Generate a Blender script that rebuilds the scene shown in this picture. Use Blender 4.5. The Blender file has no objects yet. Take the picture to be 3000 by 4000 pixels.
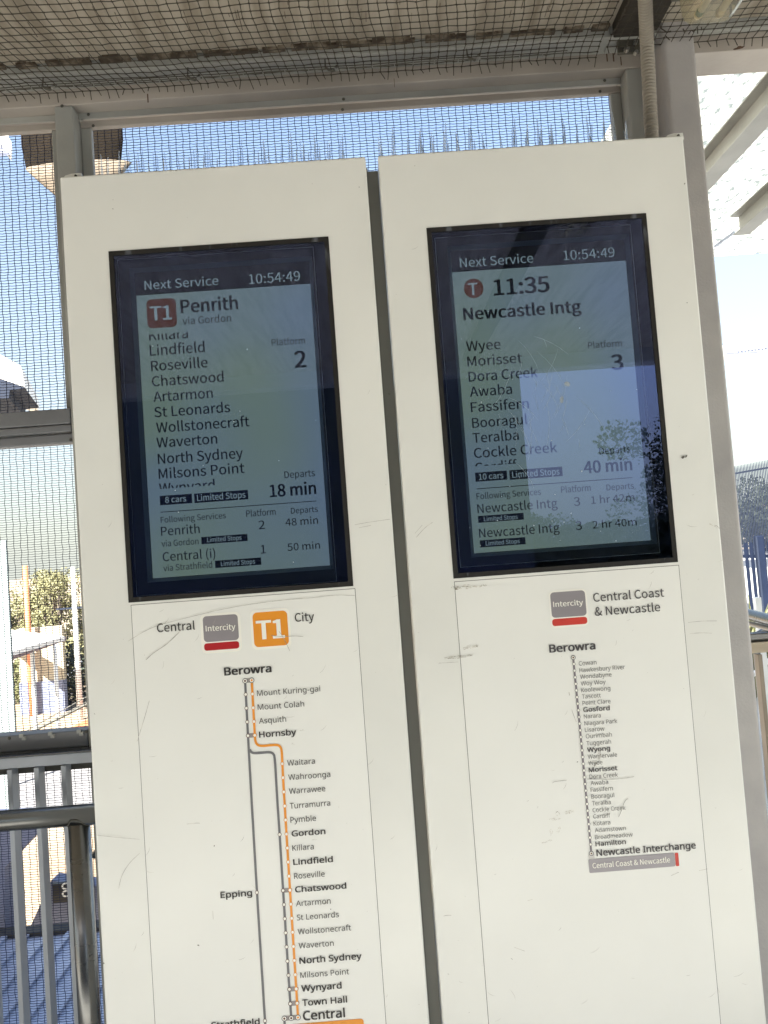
import bpy, bmesh, math, random, os
import numpy as np
from mathutils import Vector, Matrix

random.seed(11)
rng = np.random.default_rng(5)
scn = bpy.context.scene
COL = scn.collection

# ------------------------------------------------------------------ camera
cam_d = bpy.data.cameras.new("camera")
cam = bpy.data.objects.new("camera", cam_d)
COL.objects.link(cam)
roll, pitch, yaw = -0.07337, 0.04592, 0.01235
F = Vector((math.sin(yaw) * math.cos(pitch), math.cos(yaw) * math.cos(pitch), math.sin(pitch)))
R0 = Vector((math.cos(yaw), -math.sin(yaw), 0))
U0 = R0.cross(F)
RT = R0 * math.cos(roll) + U0 * math.sin(roll)
UP = -R0 * math.sin(roll) + U0 * math.cos(roll)
mw = Matrix((RT, UP, -F)).transposed().to_4x4()
mw.translation = Vector((0, 0, 1.6))
cam.matrix_world = mw
cam_d.sensor_fit = 'VERTICAL'
cam_d.sensor_height = 36.0
cam_d.lens = 26.1
cam_d.clip_start = 0.02
cam_d.clip_end = 2000
scn.camera = cam

# ------------------------------------------------------------------ world, sun, exposure
SUN = Vector((-0.42, -0.80, 0.74)).normalized()
wd = bpy.data.worlds.new("World")
scn.world = wd
wd.use_nodes = True
nt = wd.node_tree
nt.nodes.clear()
sky = nt.nodes.new('ShaderNodeTexSky')
sky.sky_type = 'NISHITA'
sky.sun_disc = False
sky.sun_elevation = math.asin(SUN.z)
sky.sun_rotation = math.atan2(SUN.x, SUN.y)
sky.air_density = 1.0
sky.dust_density = 2.0
bgn = nt.nodes.new('ShaderNodeBackground')
bgn.inputs[1].default_value = 0.088
out = nt.nodes.new('ShaderNodeOutputWorld')
# milky haze thickening towards the horizon, the same in every direction
tcw = nt.nodes.new('ShaderNodeTexCoord')
sxyz = nt.nodes.new('ShaderNodeSeparateXYZ')
nt.links.new(tcw.outputs['Generated'], sxyz.inputs[0])
mrw = nt.nodes.new('ShaderNodeMapRange')
mrw.inputs['From Min'].default_value = 0.0
mrw.inputs['From Max'].default_value = 0.55
mrw.inputs['To Min'].default_value = 0.92
mrw.inputs['To Max'].default_value = 0.05
nt.links.new(sxyz.outputs[2], mrw.inputs[0])
mxw = nt.nodes.new('ShaderNodeMix')
mxw.data_type = 'RGBA'
mxw.inputs[7].default_value = (1.95, 2.05, 1.85, 1)
nt.links.new(mrw.outputs[0], mxw.inputs[0])
nt.links.new(sky.outputs[0], mxw.inputs[6])
nt.links.new(mxw.outputs[2], bgn.inputs[0])
nt.links.new(bgn.outputs[0], out.inputs[0])
sd = bpy.data.lights.new("sun", 'SUN')
sd.energy = 5.0
sd.angle = math.radians(0.5)
sd.color = (1.0, 0.975, 0.925)
so = bpy.data.objects.new("sun", sd)
so.rotation_euler = (-SUN).to_track_quat('-Z', 'Y').to_euler()
so.location = (-6, -4, 9)
COL.objects.link(so)
scn.view_settings.view_transform = 'Standard'
scn.view_settings.look = 'None'
scn.view_settings.gamma = 1.0
scn.view_settings.use_curve_mapping = False
scn.view_settings.exposure = 2.36
scn.cycles.max_bounces = 10
scn.cycles.diffuse_bounces = 6
scn.cycles.transparent_max_bounces = 24
scn.cycles.use_denoising = True

# ------------------------------------------------------------------ materials
MAT = {}


def mat(name, col, rough=0.6, metal=0.0, var=0.0, scale=8.0, bump=0.0, col2=None, stretch=None, coat=0.0, spec=None,
        detail=5.0, lo=0.35, hi=0.7, bscale=None):
    if name in MAT:
        return MAT[name]
    m = bpy.data.materials.new(name)
    m.use_nodes = True
    n = m.node_tree.nodes
    l = m.node_tree.links
    b = n['Principled BSDF']
    b.inputs['Base Color'].default_value = (*col, 1)
    b.inputs['Roughness'].default_value = rough
    b.inputs['Metallic'].default_value = metal
    if coat:
        b.inputs['Coat Weight'].default_value = coat
        b.inputs['Coat Roughness'].default_value = 0.15
    if spec is not None:
        b.inputs['Specular IOR Level'].default_value = spec
    if var or col2 or bump:
        tc = n.new('ShaderNodeTexCoord')
        mp = n.new('ShaderNodeMapping')
        if stretch:
            mp.inputs['Scale'].default_value = stretch
        l.new(tc.outputs['Object'], mp.inputs['Vector'])
        nz = n.new('ShaderNodeTexNoise')
        nz.inputs['Scale'].default_value = scale
        nz.inputs['Detail'].default_value = detail
        l.new(mp.outputs[0], nz.inputs['Vector'])
        if var or col2:
            rp = n.new('ShaderNodeValToRGB')
            rp.color_ramp.elements[0].position = lo
            rp.color_ramp.elements[1].position = hi
            c2 = col2 if col2 else tuple(c * (1 - var) for c in col)
            rp.color_ramp.elements[0].color = (*col, 1)
            rp.color_ramp.elements[1].color = (*c2, 1)
            l.new(nz.outputs[0], rp.inputs[0])
            l.new(rp.outputs[0], b.inputs['Base Color'])
            mr = n.new('ShaderNodeMapRange')
            mr.inputs['To Min'].default_value = rough * 0.85
            mr.inputs['To Max'].default_value = min(1, rough * 1.2)
            l.new(nz.outputs[0], mr.inputs[0])
            l.new(mr.outputs[0], b.inputs['Roughness'])
        if bump:
            bn = n.new('ShaderNodeTexNoise')
            bn.inputs['Scale'].default_value = bscale or scale * 4
            bn.inputs['Detail'].default_value = 4
            l.new(mp.outputs[0], bn.inputs['Vector'])
            bp = n.new('ShaderNodeBump')
            bp.inputs['Strength'].default_value = bump
            bp.inputs['Distance'].default_value = 0.004
            l.new(bn.outputs[0], bp.inputs['Height'])
            l.new(bp.outputs[0], b.inputs['Normal'])
    MAT[name] = m
    return m


def emis(name, col, strength, col2=None, scale=3.0):
    m = bpy.data.materials.new(name)
    m.use_nodes = True
    n = m.node_tree.nodes
    l = m.node_tree.links
    b = n['Principled BSDF']
    b.inputs['Base Color'].default_value = (0.01, 0.012, 0.013, 1)
    b.inputs['Roughness'].default_value = 0.45
    b.inputs['Emission Strength'].default_value = strength
    b.inputs['Emission Color'].default_value = (*col, 1)
    if col2:
        tc = n.new('ShaderNodeTexCoord')
        nz = n.new('ShaderNodeTexNoise')
        nz.inputs['Scale'].default_value = scale
        nz.inputs['Detail'].default_value = 1.0
        l.new(tc.outputs['Object'], nz.inputs['Vector'])
        rp = n.new('ShaderNodeValToRGB')
        rp.color_ramp.elements[0].position = 0.38
        rp.color_ramp.elements[1].position = 0.62
        rp.color_ramp.elements[0].color = (*col, 1)
        rp.color_ramp.elements[1].color = (*col2, 1)
        l.new(nz.outputs[0], rp.inputs[0])
        l.new(rp.outputs[0], b.inputs['Emission Color'])
    MAT[name] = m
    return m


def glassy(name, tint=(1, 1, 1), ior=1.5, rough=0.0, milk=0.0, milkcol=(0.8, 0.8, 0.75), refl=(1, 1, 1)):
    """thin sheet: Fresnel mix of clear transmission and mirror reflection, optional milky share"""
    m = bpy.data.materials.new(name)
    m.use_nodes = True
    n = m.node_tree.nodes
    l = m.node_tree.links
    n.clear()
    o = n.new('ShaderNodeOutputMaterial')
    tr = n.new('ShaderNodeBsdfTransparent')
    tr.inputs[0].default_value = (*tint, 1)
    gl = n.new('ShaderNodeBsdfGlossy')
    gl.inputs['Roughness'].default_value = rough
    gl.inputs[0].default_value = (*refl, 1)
    fr = n.new('ShaderNodeFresnel')
    fr.inputs[0].default_value = ior
    mx = n.new('ShaderNodeMixShader')
    l.new(fr.outputs[0], mx.inputs[0])
    first = tr
    if milk:
        df = n.new('ShaderNodeBsdfDiffuse')
        df.inputs[0].default_value = (*milkcol, 1)
        tl = n.new('ShaderNodeBsdfTranslucent')
        tl.inputs[0].default_value = (*milkcol, 1)
        a = n.new('ShaderNodeMixShader')
        a.inputs[0].default_value = 0.5
        l.new(df.outputs[0], a.inputs[1])
        l.new(tl.outputs[0], a.inputs[2])
        m2 = n.new('ShaderNodeMixShader')
        m2.inputs[0].default_value = milk
        l.new(tr.outputs[0], m2.inputs[1])
        l.new(a.outputs[0], m2.inputs[2])
        first = m2
    l.new(first.outputs[0], mx.inputs[1])
    l.new(gl.outputs[0], mx.inputs[2])
    l.new(mx.outputs[0], o.inputs[0])
    MAT[name] = m
    return m


M_CAB = mat('cabinet_paint', (0.805, 0.81, 0.765), 0.34, var=0.10, scale=2.2, bump=0.03, bscale=60, coat=0.25)
M_MAP = mat('map_vinyl', (0.81, 0.815, 0.775), 0.42, var=0.05, scale=3.0, bump=0.02, bscale=40, coat=0.1)
M_SEAM = mat('seam_dark', (0.10, 0.095, 0.085), 0.8)  # dark line round the map panel, marking its gap
M_GASKET = mat('black_gasket', (0.010, 0.0085, 0.0065), 0.6, col2=(0.13, 0.14, 0.16), scale=26, lo=0.63, hi=0.74, bump=0.6, stretch=(1, 1, 0.25))
M_RECESS = mat('recess_black', (0.012, 0.009, 0.006), 0.8)
M_BEZEL = mat('monitor_bezel', (0.012, 0.014, 0.017), 0.5, var=0.2, scale=5)
M_BEVEL = mat('bevel_highlight', (0.12, 0.15, 0.155), 0.4)  # bevel coloured lighter than the bezel as a painted highlight
M_EDGE_HIGHLIGHT = mat('bezel_highlight', (0.60, 0.62, 0.60), 0.35)  # light grey ring painted as a thin edge highlight
M_LCD = emis('lcd_panel', (0.0215, 0.0300, 0.0440), 1.0, (0.0260, 0.0350, 0.0300), 2.4)
M_GLASS = glassy('cover_glass', (0.93, 0.97, 0.96), 1.78, 0.003, refl=(0.42, 0.50, 1.0))
M_DARK = mat('screen_dark', (0.011, 0.010, 0.008), 0.5)
M_PALE = emis('screen_pale', (0.034, 0.045, 0.052), 1.0)
M_RUST = emis('screen_rust', (0.0120, 0.0034, 0.0010), 1.0)
M_INK = mat('print_ink', (0.030, 0.026, 0.024), 0.5)
M_SLATE = mat('print_slate', (0.062, 0.056, 0.060), 0.5)
M_GREY = mat('print_grey', (0.14, 0.135, 0.135), 0.5)
M_WHITE = mat('print_white', (0.86, 0.85, 0.78), 0.4)
M_ORANGE = mat('print_orange', (0.80, 0.30, 0.022), 0.4, var=0.06, scale=9)
M_MAUVE = mat('print_mauve', (0.265, 0.245, 0.26), 0.4, var=0.05, scale=6)
M_LILAC = mat('print_lilac', (0.33, 0.31, 0.33), 0.4)
M_RED = mat('print_red', (0.42, 0.012, 0.016), 0.4)
M_VERM = mat('print_vermilion', (0.60, 0.048, 0.032), 0.4, var=0.15, scale=30)
M_TAUPE = mat('print_taupe', (0.30, 0.27, 0.26), 0.45)
M_LINE = mat('print_line_grey', (0.155, 0.155, 0.165), 0.45)
M_PLUM = mat('print_plum', (0.20, 0.18, 0.20), 0.45)
M_MAROON = mat('print_maroon', (0.12, 0.030, 0.026), 0.45)
M_PSHADE = mat('print_pale_shade', (0.62, 0.60, 0.57), 0.45)
M_SCR = mat('scratch_grey', (0.24, 0.23, 0.21), 0.7, col2=(0.6, 0.58, 0.52), scale=60, lo=0.4, hi=0.65)
M_SCUFF = mat('scuff_brown', (0.26, 0.235, 0.19), 0.7, col2=(0.60, 0.57, 0.50), scale=55, lo=0.42, hi=0.6)
M_CHIP = mat('chip_dark', (0.13, 0.12, 0.10), 0.7)
M_STEEL = mat('painted_steel_taupe', (0.43, 0.385, 0.335), 0.5, var=0.28, scale=3.0, bump=0.12, bscale=90)
M_STEELG = mat('painted_steel_grey', (0.36, 0.36, 0.33), 0.45, var=0.25, scale=4.0, bump=0.12, bscale=90)
M_STEELD = mat('painted_steel_dark', (0.10, 0.095, 0.075), 0.6, var=0.4, scale=6.0, bump=0.3, bscale=60)
M_BLACKST = mat('grimy_steel_and_shade', (0.030, 0.024, 0.016), 0.75, var=0.4, scale=9, bump=0.3, bscale=60)
M_COLUMN = mat('galvanised_column', (0.43, 0.41, 0.395), 0.42, col2=(0.35, 0.335, 0.33), scale=7, metal=0.15, bump=0.25, bscale=170)
M_SOFFIT = mat('soffit_concrete', (0.35, 0.31, 0.245), 0.85, col2=(0.16, 0.13, 0.09), scale=5.0, stretch=(5.0, 0.55, 1), bump=0.4, bscale=30, lo=0.42, hi=0.80)
M_GRIME = mat('grime', (0.050, 0.034, 0.020), 0.9, col2=(0.22, 0.18, 0.13), scale=30, lo=0.45, hi=0.62, bump=0.6)
M_RUSTY = mat('rust_mark', (0.11, 0.060, 0.034), 0.85, var=0.4, scale=60)
M_WIRE = mat('mesh_wire', (0.014, 0.022, 0.060), 0.5, metal=0.3)
M_NET = mat('net_twine', (0.045, 0.036, 0.024), 0.85, var=0.3, scale=30)
M_CABLE = mat('stainless_cable', (0.30, 0.30, 0.28), 0.35, metal=0.8)
M_CONDUIT = mat('conduit_plastic', (0.27, 0.245, 0.20), 0.5, var=0.12, scale=20)
M_BLACK = mat('black_rubber', (0.020, 0.018, 0.014), 0.6)
M_STAIN = mat('stainless_steel', (0.195, 0.195, 0.19), 0.26, metal=1.0, var=0.12, scale=3, stretch=(0.3, 6, 6), bump=0.03)
M_RAIL = mat('rail_blue_grey', (0.19, 0.195, 0.205), 0.45, var=0.25, scale=4, bump=0.1, bscale=90)
M_BARS = mat('baluster_paint', (0.36, 0.385, 0.42), 0.42, var=0.12, scale=8, bump=0.1)
M_SPIKE = glassy('spike_plastic', (0.88, 0.94, 1.0), 1.40, 0.12, milk=0.22, milkcol=(0.80, 0.88, 0.96))
M_DIFF = glassy('lamp_diffuser', (0.92, 0.91, 0.84), 1.45, 0.06, milk=0.20, milkcol=(0.85, 0.76, 0.55))
M_TUBE = mat('lamp_tube', (0.80, 0.72, 0.50), 0.35)
M_TUBECAP = mat('tube_cap_green', (0.10, 0.16, 0.09), 0.5)
M_LHOLD = mat('lamp_holder', (0.62, 0.52, 0.33), 0.5)
M_FLOOR = mat('concourse_concrete', (0.54, 0.535, 0.50), 0.85, var=0.2, scale=1.5, bump=0.2)
M_PATH = mat('pale_paving', (0.50, 0.49, 0.45), 0.85, var=0.15, scale=2, bump=0.2)
M_GROUND = mat('dry_ground', (0.30, 0.22, 0.14), 0.95, col2=(0.40, 0.35, 0.27), scale=0.10, detail=8)
M_ASPH = mat('worn_asphalt', (0.26, 0.25, 0.24), 0.9, var=0.3, scale=0.5)
M_WROOF = mat('white_metal_roof', (0.76, 0.75, 0.71), 0.5, var=0.1, scale=1)
M_CREAM = mat('cream_render', (0.40, 0.35, 0.25), 0.85, var=0.12, scale=2)
M_MAUVEP = mat('shaded_fascia', (0.17, 0.13, 0.15), 0.7)  # mauve of the fascia's shaded side put into its colour
M_NAVY = mat('navy_fence_and_shadow', (0.007, 0.012, 0.028), 0.7, spec=0.15, var=0.2, scale=5)
M_FENCE = mat('fence_grey_blue', (0.018, 0.024, 0.040), 0.7, spec=0.15)
M_TERRA = mat('terracotta', (0.55, 0.19, 0.075), 0.85, var=0.2, scale=0.6)
M_ORPOLE = mat('orange_paint', (0.72, 0.23, 0.10), 0.6)
M_WPOLE = mat('white_paint', (0.78, 0.78, 0.74), 0.5)
M_BARK = mat('bark', (0.12, 0.095, 0.07), 0.9, var=0.4, scale=6, bump=0.5)
M_LEAFA = mat('leaf_olive', (0.26, 0.25, 0.12), 0.7, var=0.5, scale=0.9)
M_LEAFB = mat('leaf_dark', (0.036, 0.046, 0.024), 0.7, var=0.5, scale=0.9)
M_LEAFC = mat('leaf_bright', (0.15, 0.155, 0.065), 0.65, var=0.4, scale=3)
M_BRONZE = mat('bronze_bar', (0.26, 0.22, 0.17), 0.35, metal=0.6, var=0.2, scale=6)
M_BROWNH = mat('brown_housing_shaded', (0.009, 0.007, 0.0045), 0.9, col2=(0.016, 0.012, 0.008), scale=12, spec=0.05)  # shade of a roof overhead put into the dark brown
M_TAN = mat('tan_underside', (0.16, 0.125, 0.085), 0.8, var=0.25, scale=22)
M_PALEBLUE = mat('pale_blue_cladding', (0.24, 0.29, 0.285), 0.6)
M_CORR = mat('corrugated_zinc', (0.36, 0.40, 0.50), 0.4, metal=0.4, var=0.2, scale=3)
M_BLUEGREY = mat('blue_grey_roof', (0.17, 0.19, 0.27), 0.6, var=0.2, scale=1.5)
M_GREENW = mat('reflection_wall_green_grey', (0.035, 0.045, 0.035), 0.8, col2=(0.075, 0.085, 0.13), scale=0.55)
M_CARP = mat('car_paint_white', (0.72, 0.72, 0.70), 0.25, coat=0.8)
M_CARB = mat('car_paint_blue', (0.05, 0.08, 0.16), 0.25, coat=0.8)
M_WINDOW = mat('dark_window', (0.02, 0.025, 0.03), 0.1)
M_TAGG = mat('sign_black', (0.015, 0.014, 0.013), 0.4)
M_WOOD = mat('timber_rail', (0.60, 0.50, 0.36), 0.6, var=0.2, scale=6, stretch=(0.3, 8, 8))

COLS = {'dark': M_DARK, 'pale': M_PALE, 'rust': M_RUST, 'ink': M_INK, 'slate': M_SLATE, 'grey': M_GREY, 'white': M_WHITE,
        'orange': M_ORANGE, 'mauve': M_MAUVE, 'lilac': M_LILAC, 'red': M_RED, 'vermilion': M_VERM, 'taupe': M_TAUPE,
        'paleshade': M_PSHADE}

# translucent neighbour roof with leaf litter lying on it
M_SHEET = bpy.data.materials.new('translucent_roof_sheet')
M_SHEET.use_nodes = True
_n = M_SHEET.node_tree.nodes
_l = M_SHEET.node_tree.links
_n.clear()
_o = _n.new('ShaderNodeOutputMaterial')
_t = _n.new('ShaderNodeBsdfTranslucent')
_d = _n.new('ShaderNodeBsdfDiffuse')
_mx = _n.new('ShaderNodeMixShader')
_mx.inputs[0].default_value = 0.35
_tc = _n.new('ShaderNodeTexCoord')
_mp = _n.new('ShaderNodeMapping')
_mp.inputs['Scale'].default_value = (1.0, 0.55, 1)
_mp.inputs['Rotation'].default_value = (0, 0, 0.5)
_nz = _n.new('ShaderNodeTexNoise')
_nz.inputs['Scale'].default_value = 44
_nz.inputs['Detail'].default_value = 6
_nz.inputs['Roughness'].default_value = 0.72
_rp = _n.new('ShaderNodeValToRGB')
_rp.color_ramp.elements[0].position = 0.40
_rp.color_ramp.elements[0].color = (0.36, 0.39, 0.39, 1)
_rp.color_ramp.elements[1].position = 0.52
_rp.color_ramp.elements[1].color = (0.86, 0.86, 0.80, 1)
_l.new(_tc.outputs['Object'], _mp.inputs[0])
_l.new(_mp.outputs[0], _nz.inputs['Vector'])
_l.new(_nz.outputs[0], _rp.inputs[0])
_l.new(_rp.outputs[0], _t.inputs[0])
_l.new(_rp.outputs[0], _d.inputs[0])
_l.new(_t.outputs[0], _mx.inputs[1])
_l.new(_d.outputs[0], _mx.inputs[2])
_l.new(_mx.outputs[0], _o.inputs[0])


# ------------------------------------------------------------------ helpers
def wloc(p):
    v = Vector((0, 0, 0))
    while p is not None:
        v += p.location
        p = p.parent
    return v


def link(name, me, material, parent=None):
    """mesh given in world coordinates -> object under its parent"""
    if parent is not None:
        me.transform(Matrix.Translation(-wloc(parent)))
    o = bpy.data.objects.new(name, me)
    COL.objects.link(o)
    o.parent = parent
    if material is not None:
        me.materials.append(material)
    return o


def obj(name, bm, material, parent=None, smooth=False):
    me = bpy.data.meshes.new(name)
    bmesh.ops.recalc_face_normals(bm, faces=bm.faces)
    bm.to_mesh(me)
    bm.free()
    if smooth:
        for p in me.polygons:
            p.use_smooth = True
    return link(name, me, material, parent)


def tag(o, label=None, cat=None, group=None, kind=None):
    if label:
        o['label'] = label
    if cat:
        o['category'] = cat
    if group:
        o['group'] = group
    if kind:
        o['kind'] = kind
    return o


def thing(name, loc, label, cat, group=None):
    o = bpy.data.objects.new(name, None)
    o.location = loc
    o.empty_display_size = 0.1
    COL.objects.link(o)
    return tag(o, label, cat, group)


def bx(bm, x0, x1, y0, y1, z0, z1, bev=0.0):
    r = bmesh.ops.create_cube(bm, size=1.0)
    vs = r['verts']
    bmesh.ops.scale(bm, vec=(abs(x1 - x0), abs(y1 - y0), abs(z1 - z0)), verts=vs)
    bmesh.ops.translate(bm, vec=((x0 + x1) / 2, (y0 + y1) / 2, (z0 + z1) / 2), verts=vs)
    if bev:
        es = {e for v in vs for e in v.link_edges}
        bmesh.ops.bevel(bm, geom=list(es), offset=bev, segments=2, affect='EDGES', profile=0.5)
    return bm


def box(x0, x1, y0, y1, z0, z1, bev=0.0):
    return bx(bmesh.new(), x0, x1, y0, y1, z0, z1, bev)


def tube(bm, pts, rad, seg=10, cap=True):
    """round tube along pts; rad number or list"""
    pts = [Vector(p) for p in pts]
    n = len(pts)
    rings = []
    for i, p in enumerate(pts):
        d = (pts[min(i + 1, n - 1)] - pts[max(i - 1, 0)]).normalized()
        a = d.orthogonal().normalized() if i == 0 else (ref - d * ref.dot(d)).normalized()
        ref = a
        b = d.cross(a)
        r = rad[i] if isinstance(rad, (list, tuple)) else rad
        rings.append([bm.verts.new(p + (a * math.cos(t) + b * math.sin(t)) * r) for t in [2 * math.pi * k / seg for k in range(seg)]])
    for i in range(n - 1):
        for k in range(seg):
            bm.faces.new((rings[i][k], rings[i][(k + 1) % seg], rings[i + 1][(k + 1) % seg], rings[i + 1][k]))
    if cap:
        bm.faces.new(rings[0][::-1])
        bm.faces.new(rings[-1])
    return bm


def segs(name, A, B, w, material, parent):
    """many thin triangular rods from A[i] to B[i] (numpy n x 3), one mesh"""
    A = np.asarray(A, float)
    B = np.asarray(B, float)
    d = B - A
    d /= np.linalg.norm(d, axis=1)[:, None] + 1e-12
    ref = np.where(np.abs(d[:, 2:3]) > 0.8, np.array([[1., 0, 0]]), np.array([[0, 0, 1.]]))
    u = np.cross(d, ref)
    u /= np.linalg.norm(u, axis=1)[:, None]
    v = np.cross(d, u)
    n = len(A)
    V = np.zeros((n, 6, 3))
    for k in range(3):
        t = 2 * math.pi * k / 3 + 0.5
        o = (u * math.cos(t) + v * math.sin(t)) * w
        V[:, k] = A + o
        V[:, 3 + k] = B + o
    base = (np.arange(n) * 6)[:, None]
    quads = np.concatenate([base + np.array([[0, 1, 4, 3]]), base + np.array([[1, 2, 5, 4]]), base + np.array([[2, 0, 3, 5]])], 0)
    me = bpy.data.meshes.new(name)
    me.vertices.add(n * 6)
    me.vertices.foreach_set('co', V.reshape(-1))
    nq = len(quads)
    me.loops.add(nq * 4)
    me.loops.foreach_set('vertex_index', quads.reshape(-1).astype(np.int32))
    me.polygons.add(nq)
    me.polygons.foreach_set('loop_start', np.arange(0, nq * 4, 4, dtype=np.int32))
    me.polygons.foreach_set('loop_total', np.full(nq, 4, dtype=np.int32))
    me.update()
    me.validate()
    return link(name, me, material, parent)


def quadcloud(name, cen, size, material, parent, tri=False):
    """leaf-sized quads with random orientation"""
    cen = np.asarray(cen, float)
    n = len(cen)
    a = rng.normal(size=(n, 3))
    a /= np.linalg.norm(a, axis=1)[:, None]
    b = rng.normal(size=(n, 3))
    b -= a * (a * b).sum(1)[:, None]
    b /= np.linalg.norm(b, axis=1)[:, None]
    s = (size * rng.uniform(0.6, 1.4, n))[:, None]
    V = np.stack([cen - a * s - b * s * 0.1, cen + b * s * 0.55, cen + a * s, cen - b * s * 0.55], 1).reshape(-1, 3)
    me = bpy.data.meshes.new(name)
    me.vertices.add(n * 4)
    me.vertices.foreach_set('co', V.reshape(-1))
    me.loops.add(n * 4)
    me.loops.foreach_set('vertex_index', np.arange(n * 4, dtype=np.int32))
    me.polygons.add(n)
    me.polygons.foreach_set('loop_start', np.arange(0, n * 4, 4, dtype=np.int32))
    me.polygons.foreach_set('loop_total', np.full(n, 4, dtype=np.int32))
    me.update()
    return link(name, me, material, parent)


# ------------------------------------------------------------------ lettering
def _font(names):
    base = bpy.utils.system_resource('DATAFILES')
    for nm in names:
        p = os.path.join(base, 'fonts', nm)
        try:
            if os.path.exists(p):
                return bpy.data.fonts.load(p)
        except Exception:
            pass
    return None


FONTS = {'s': _font(['Noto Sans CJK Regular.woff2']), 'p': _font(['NotoSansHebrew-Regular.woff2', 'NotoSansMath-Regular.woff2'])}
_cap = {}
_tc_ = bpy.data.curves.new('lettering_curve', 'FONT')
_to_ = bpy.data.objects.new('lettering_tmp', _tc_)
COL.objects.link(_to_)
_tc_.resolution_u = 4


def _glyphs(text, font, weight):
    fo = FONTS[font]
    if fo is not None:
        _tc_.font = fo
    else:
        _tc_.font = bpy.data.fonts.get('Bfont Regular') or bpy.data.fonts.get('Bfont') or _tc_.font
    _tc_.body = text
    bpy.context.view_layer.update()
    dg = bpy.context.evaluated_depsgraph_get()
    ev = _to_.evaluated_get(dg)
    me = bpy.data.meshes.new_from_object(ev)
    return me




def lettering(rows, y, parent, off=0.0004, name='lettering'):
    for r in rows:
        s, x0, x1, z, cap, font, w, col = r[:8]
        key = (font, w)
        if key not in _cap:
            h = _glyphs('H', font, w)
            zz = [v.co.y for v in h.vertices]
            _cap[key] = max(zz) - min(min(zz), 0)
        me = _glyphs(s, font, w)
        if w:
            # bolder stroke: the same outlines laid a hair apart in width, each on its own level
            bmw = bmesh.new()
            wq = w * _cap[key] / 0.72
            for kk_, (ddx, ddy) in enumerate(((0, 0), (wq, wq * .4), (-wq, wq * .4), (wq, -wq * .4), (-wq, -wq * .4))):
                me2 = me.copy()
                me2.transform(Matrix.Translation((ddx, ddy, 0.012 * kk_)))
                bmw.from_mesh(me2)
                bpy.data.meshes.remove(me2)
            bmw.to_mesh(me)
            bmw.free()
        xs = [v.co.x for v in me.vertices]
        mn, mx_ = min(xs), max(xs)
        sx = (x1 - x0) / (mx_ - mn)
        sy = cap / _cap[key]
        me.transform(Matrix(((sx, 0, 0, x0 - mn * sx), (0, 0, -0.004, y - off), (0, sy, 0, z), (0, 0, 0, 1))))
        if len(r) > 8:
            bm = bmesh.new()
            bm.from_mesh(me)
            top = r[8] == 'below'
            bmesh.ops.bisect_plane(bm, geom=bm.verts[:] + bm.edges[:] + bm.faces[:], plane_co=(0, 0, r[9]),
                                   plane_no=(0, 0, 1 if top else -1), clear_outer=True)
            bm.to_mesh(me)
            bm.free()
        me.materials.clear()
        o = link(name, me, COLS[col], parent)
        o.visible_shadow = True


def rrect_bm(x0, x1, z0, z1, y, rad, seg=6, thick=0.0003):
    bm = bmesh.new()
    rad = min(rad, (x1 - x0) / 2 - 1e-5, (z1 - z0) / 2 - 1e-5)
    pts = []
    if rad <= 0:
        pts = [(x0, z0), (x1, z0), (x1, z1), (x0, z1)]
    else:
        for cx, cz, a0 in ((x1 - rad, z1 - rad, 0), (x0 + rad, z1 - rad, 90), (x0 + rad, z0 + rad, 180), (x1 - rad, z0 + rad, 270)):
            for k in range(seg + 1):
                a = math.radians(a0 + 90 * k / seg)
                pts.append((cx + rad * math.cos(a), cz + rad * math.sin(a)))
    vs = [bm.verts.new((x, y, z)) for x, z in pts]
    f = bm.faces.new(vs)
    r = bmesh.ops.extrude_face_region(bm, geom=[f])
    bmesh.ops.translate(bm, vec=(0, thick, 0), verts=[v for v in r['geom'] if isinstance(v, bmesh.types.BMVert)])
    return bm


def disc_bm(cx, cz, y, r, seg=14):
    bm = bmesh.new()
    bmesh.ops.create_circle(bm, cap_ends=True, radius=r, segments=seg, matrix=Matrix.Translation((cx, y, cz)) @ Matrix.Rotation(math.pi / 2, 4, 'X'))
    return bm


def ribbon_bm(pts, w, y, taper=False):
    bm = bmesh.new()
    P = [Vector((a, b)) for a, b in pts]
    L, Rr = [], []
    n = len(P)
    for i, p in enumerate(P):
        d = (P[min(i + 1, n - 1)] - P[max(i - 1, 0)]).normalized()
        nn = Vector((-d.y, d.x))
        k = w / 2
        if taper:
            k *= (0.25 if i in (0, n - 1) else 1.0)
        L.append(bm.verts.new((p.x + nn.x * k, y, p.y + nn.y * k)))
        Rr.append(bm.verts.new((p.x - nn.x * k, y, p.y - nn.y * k)))
    for i in range(n - 1):
        bm.faces.new((L[i], L[i + 1], Rr[i + 1], Rr[i]))
    return bm


def smooth_path(pts, it=2):
    for _ in range(it):
        q = [pts[0]]
        for a, b in zip(pts[:-1], pts[1:]):
            q.append((a[0] * .75 + b[0] * .25, a[1] * .75 + b[1] * .25))
            q.append((a[0] * .25 + b[0] * .75, a[1] * .25 + b[1] * .75))
        q.append(pts[-1])
        pts = q
    return pts


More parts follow.
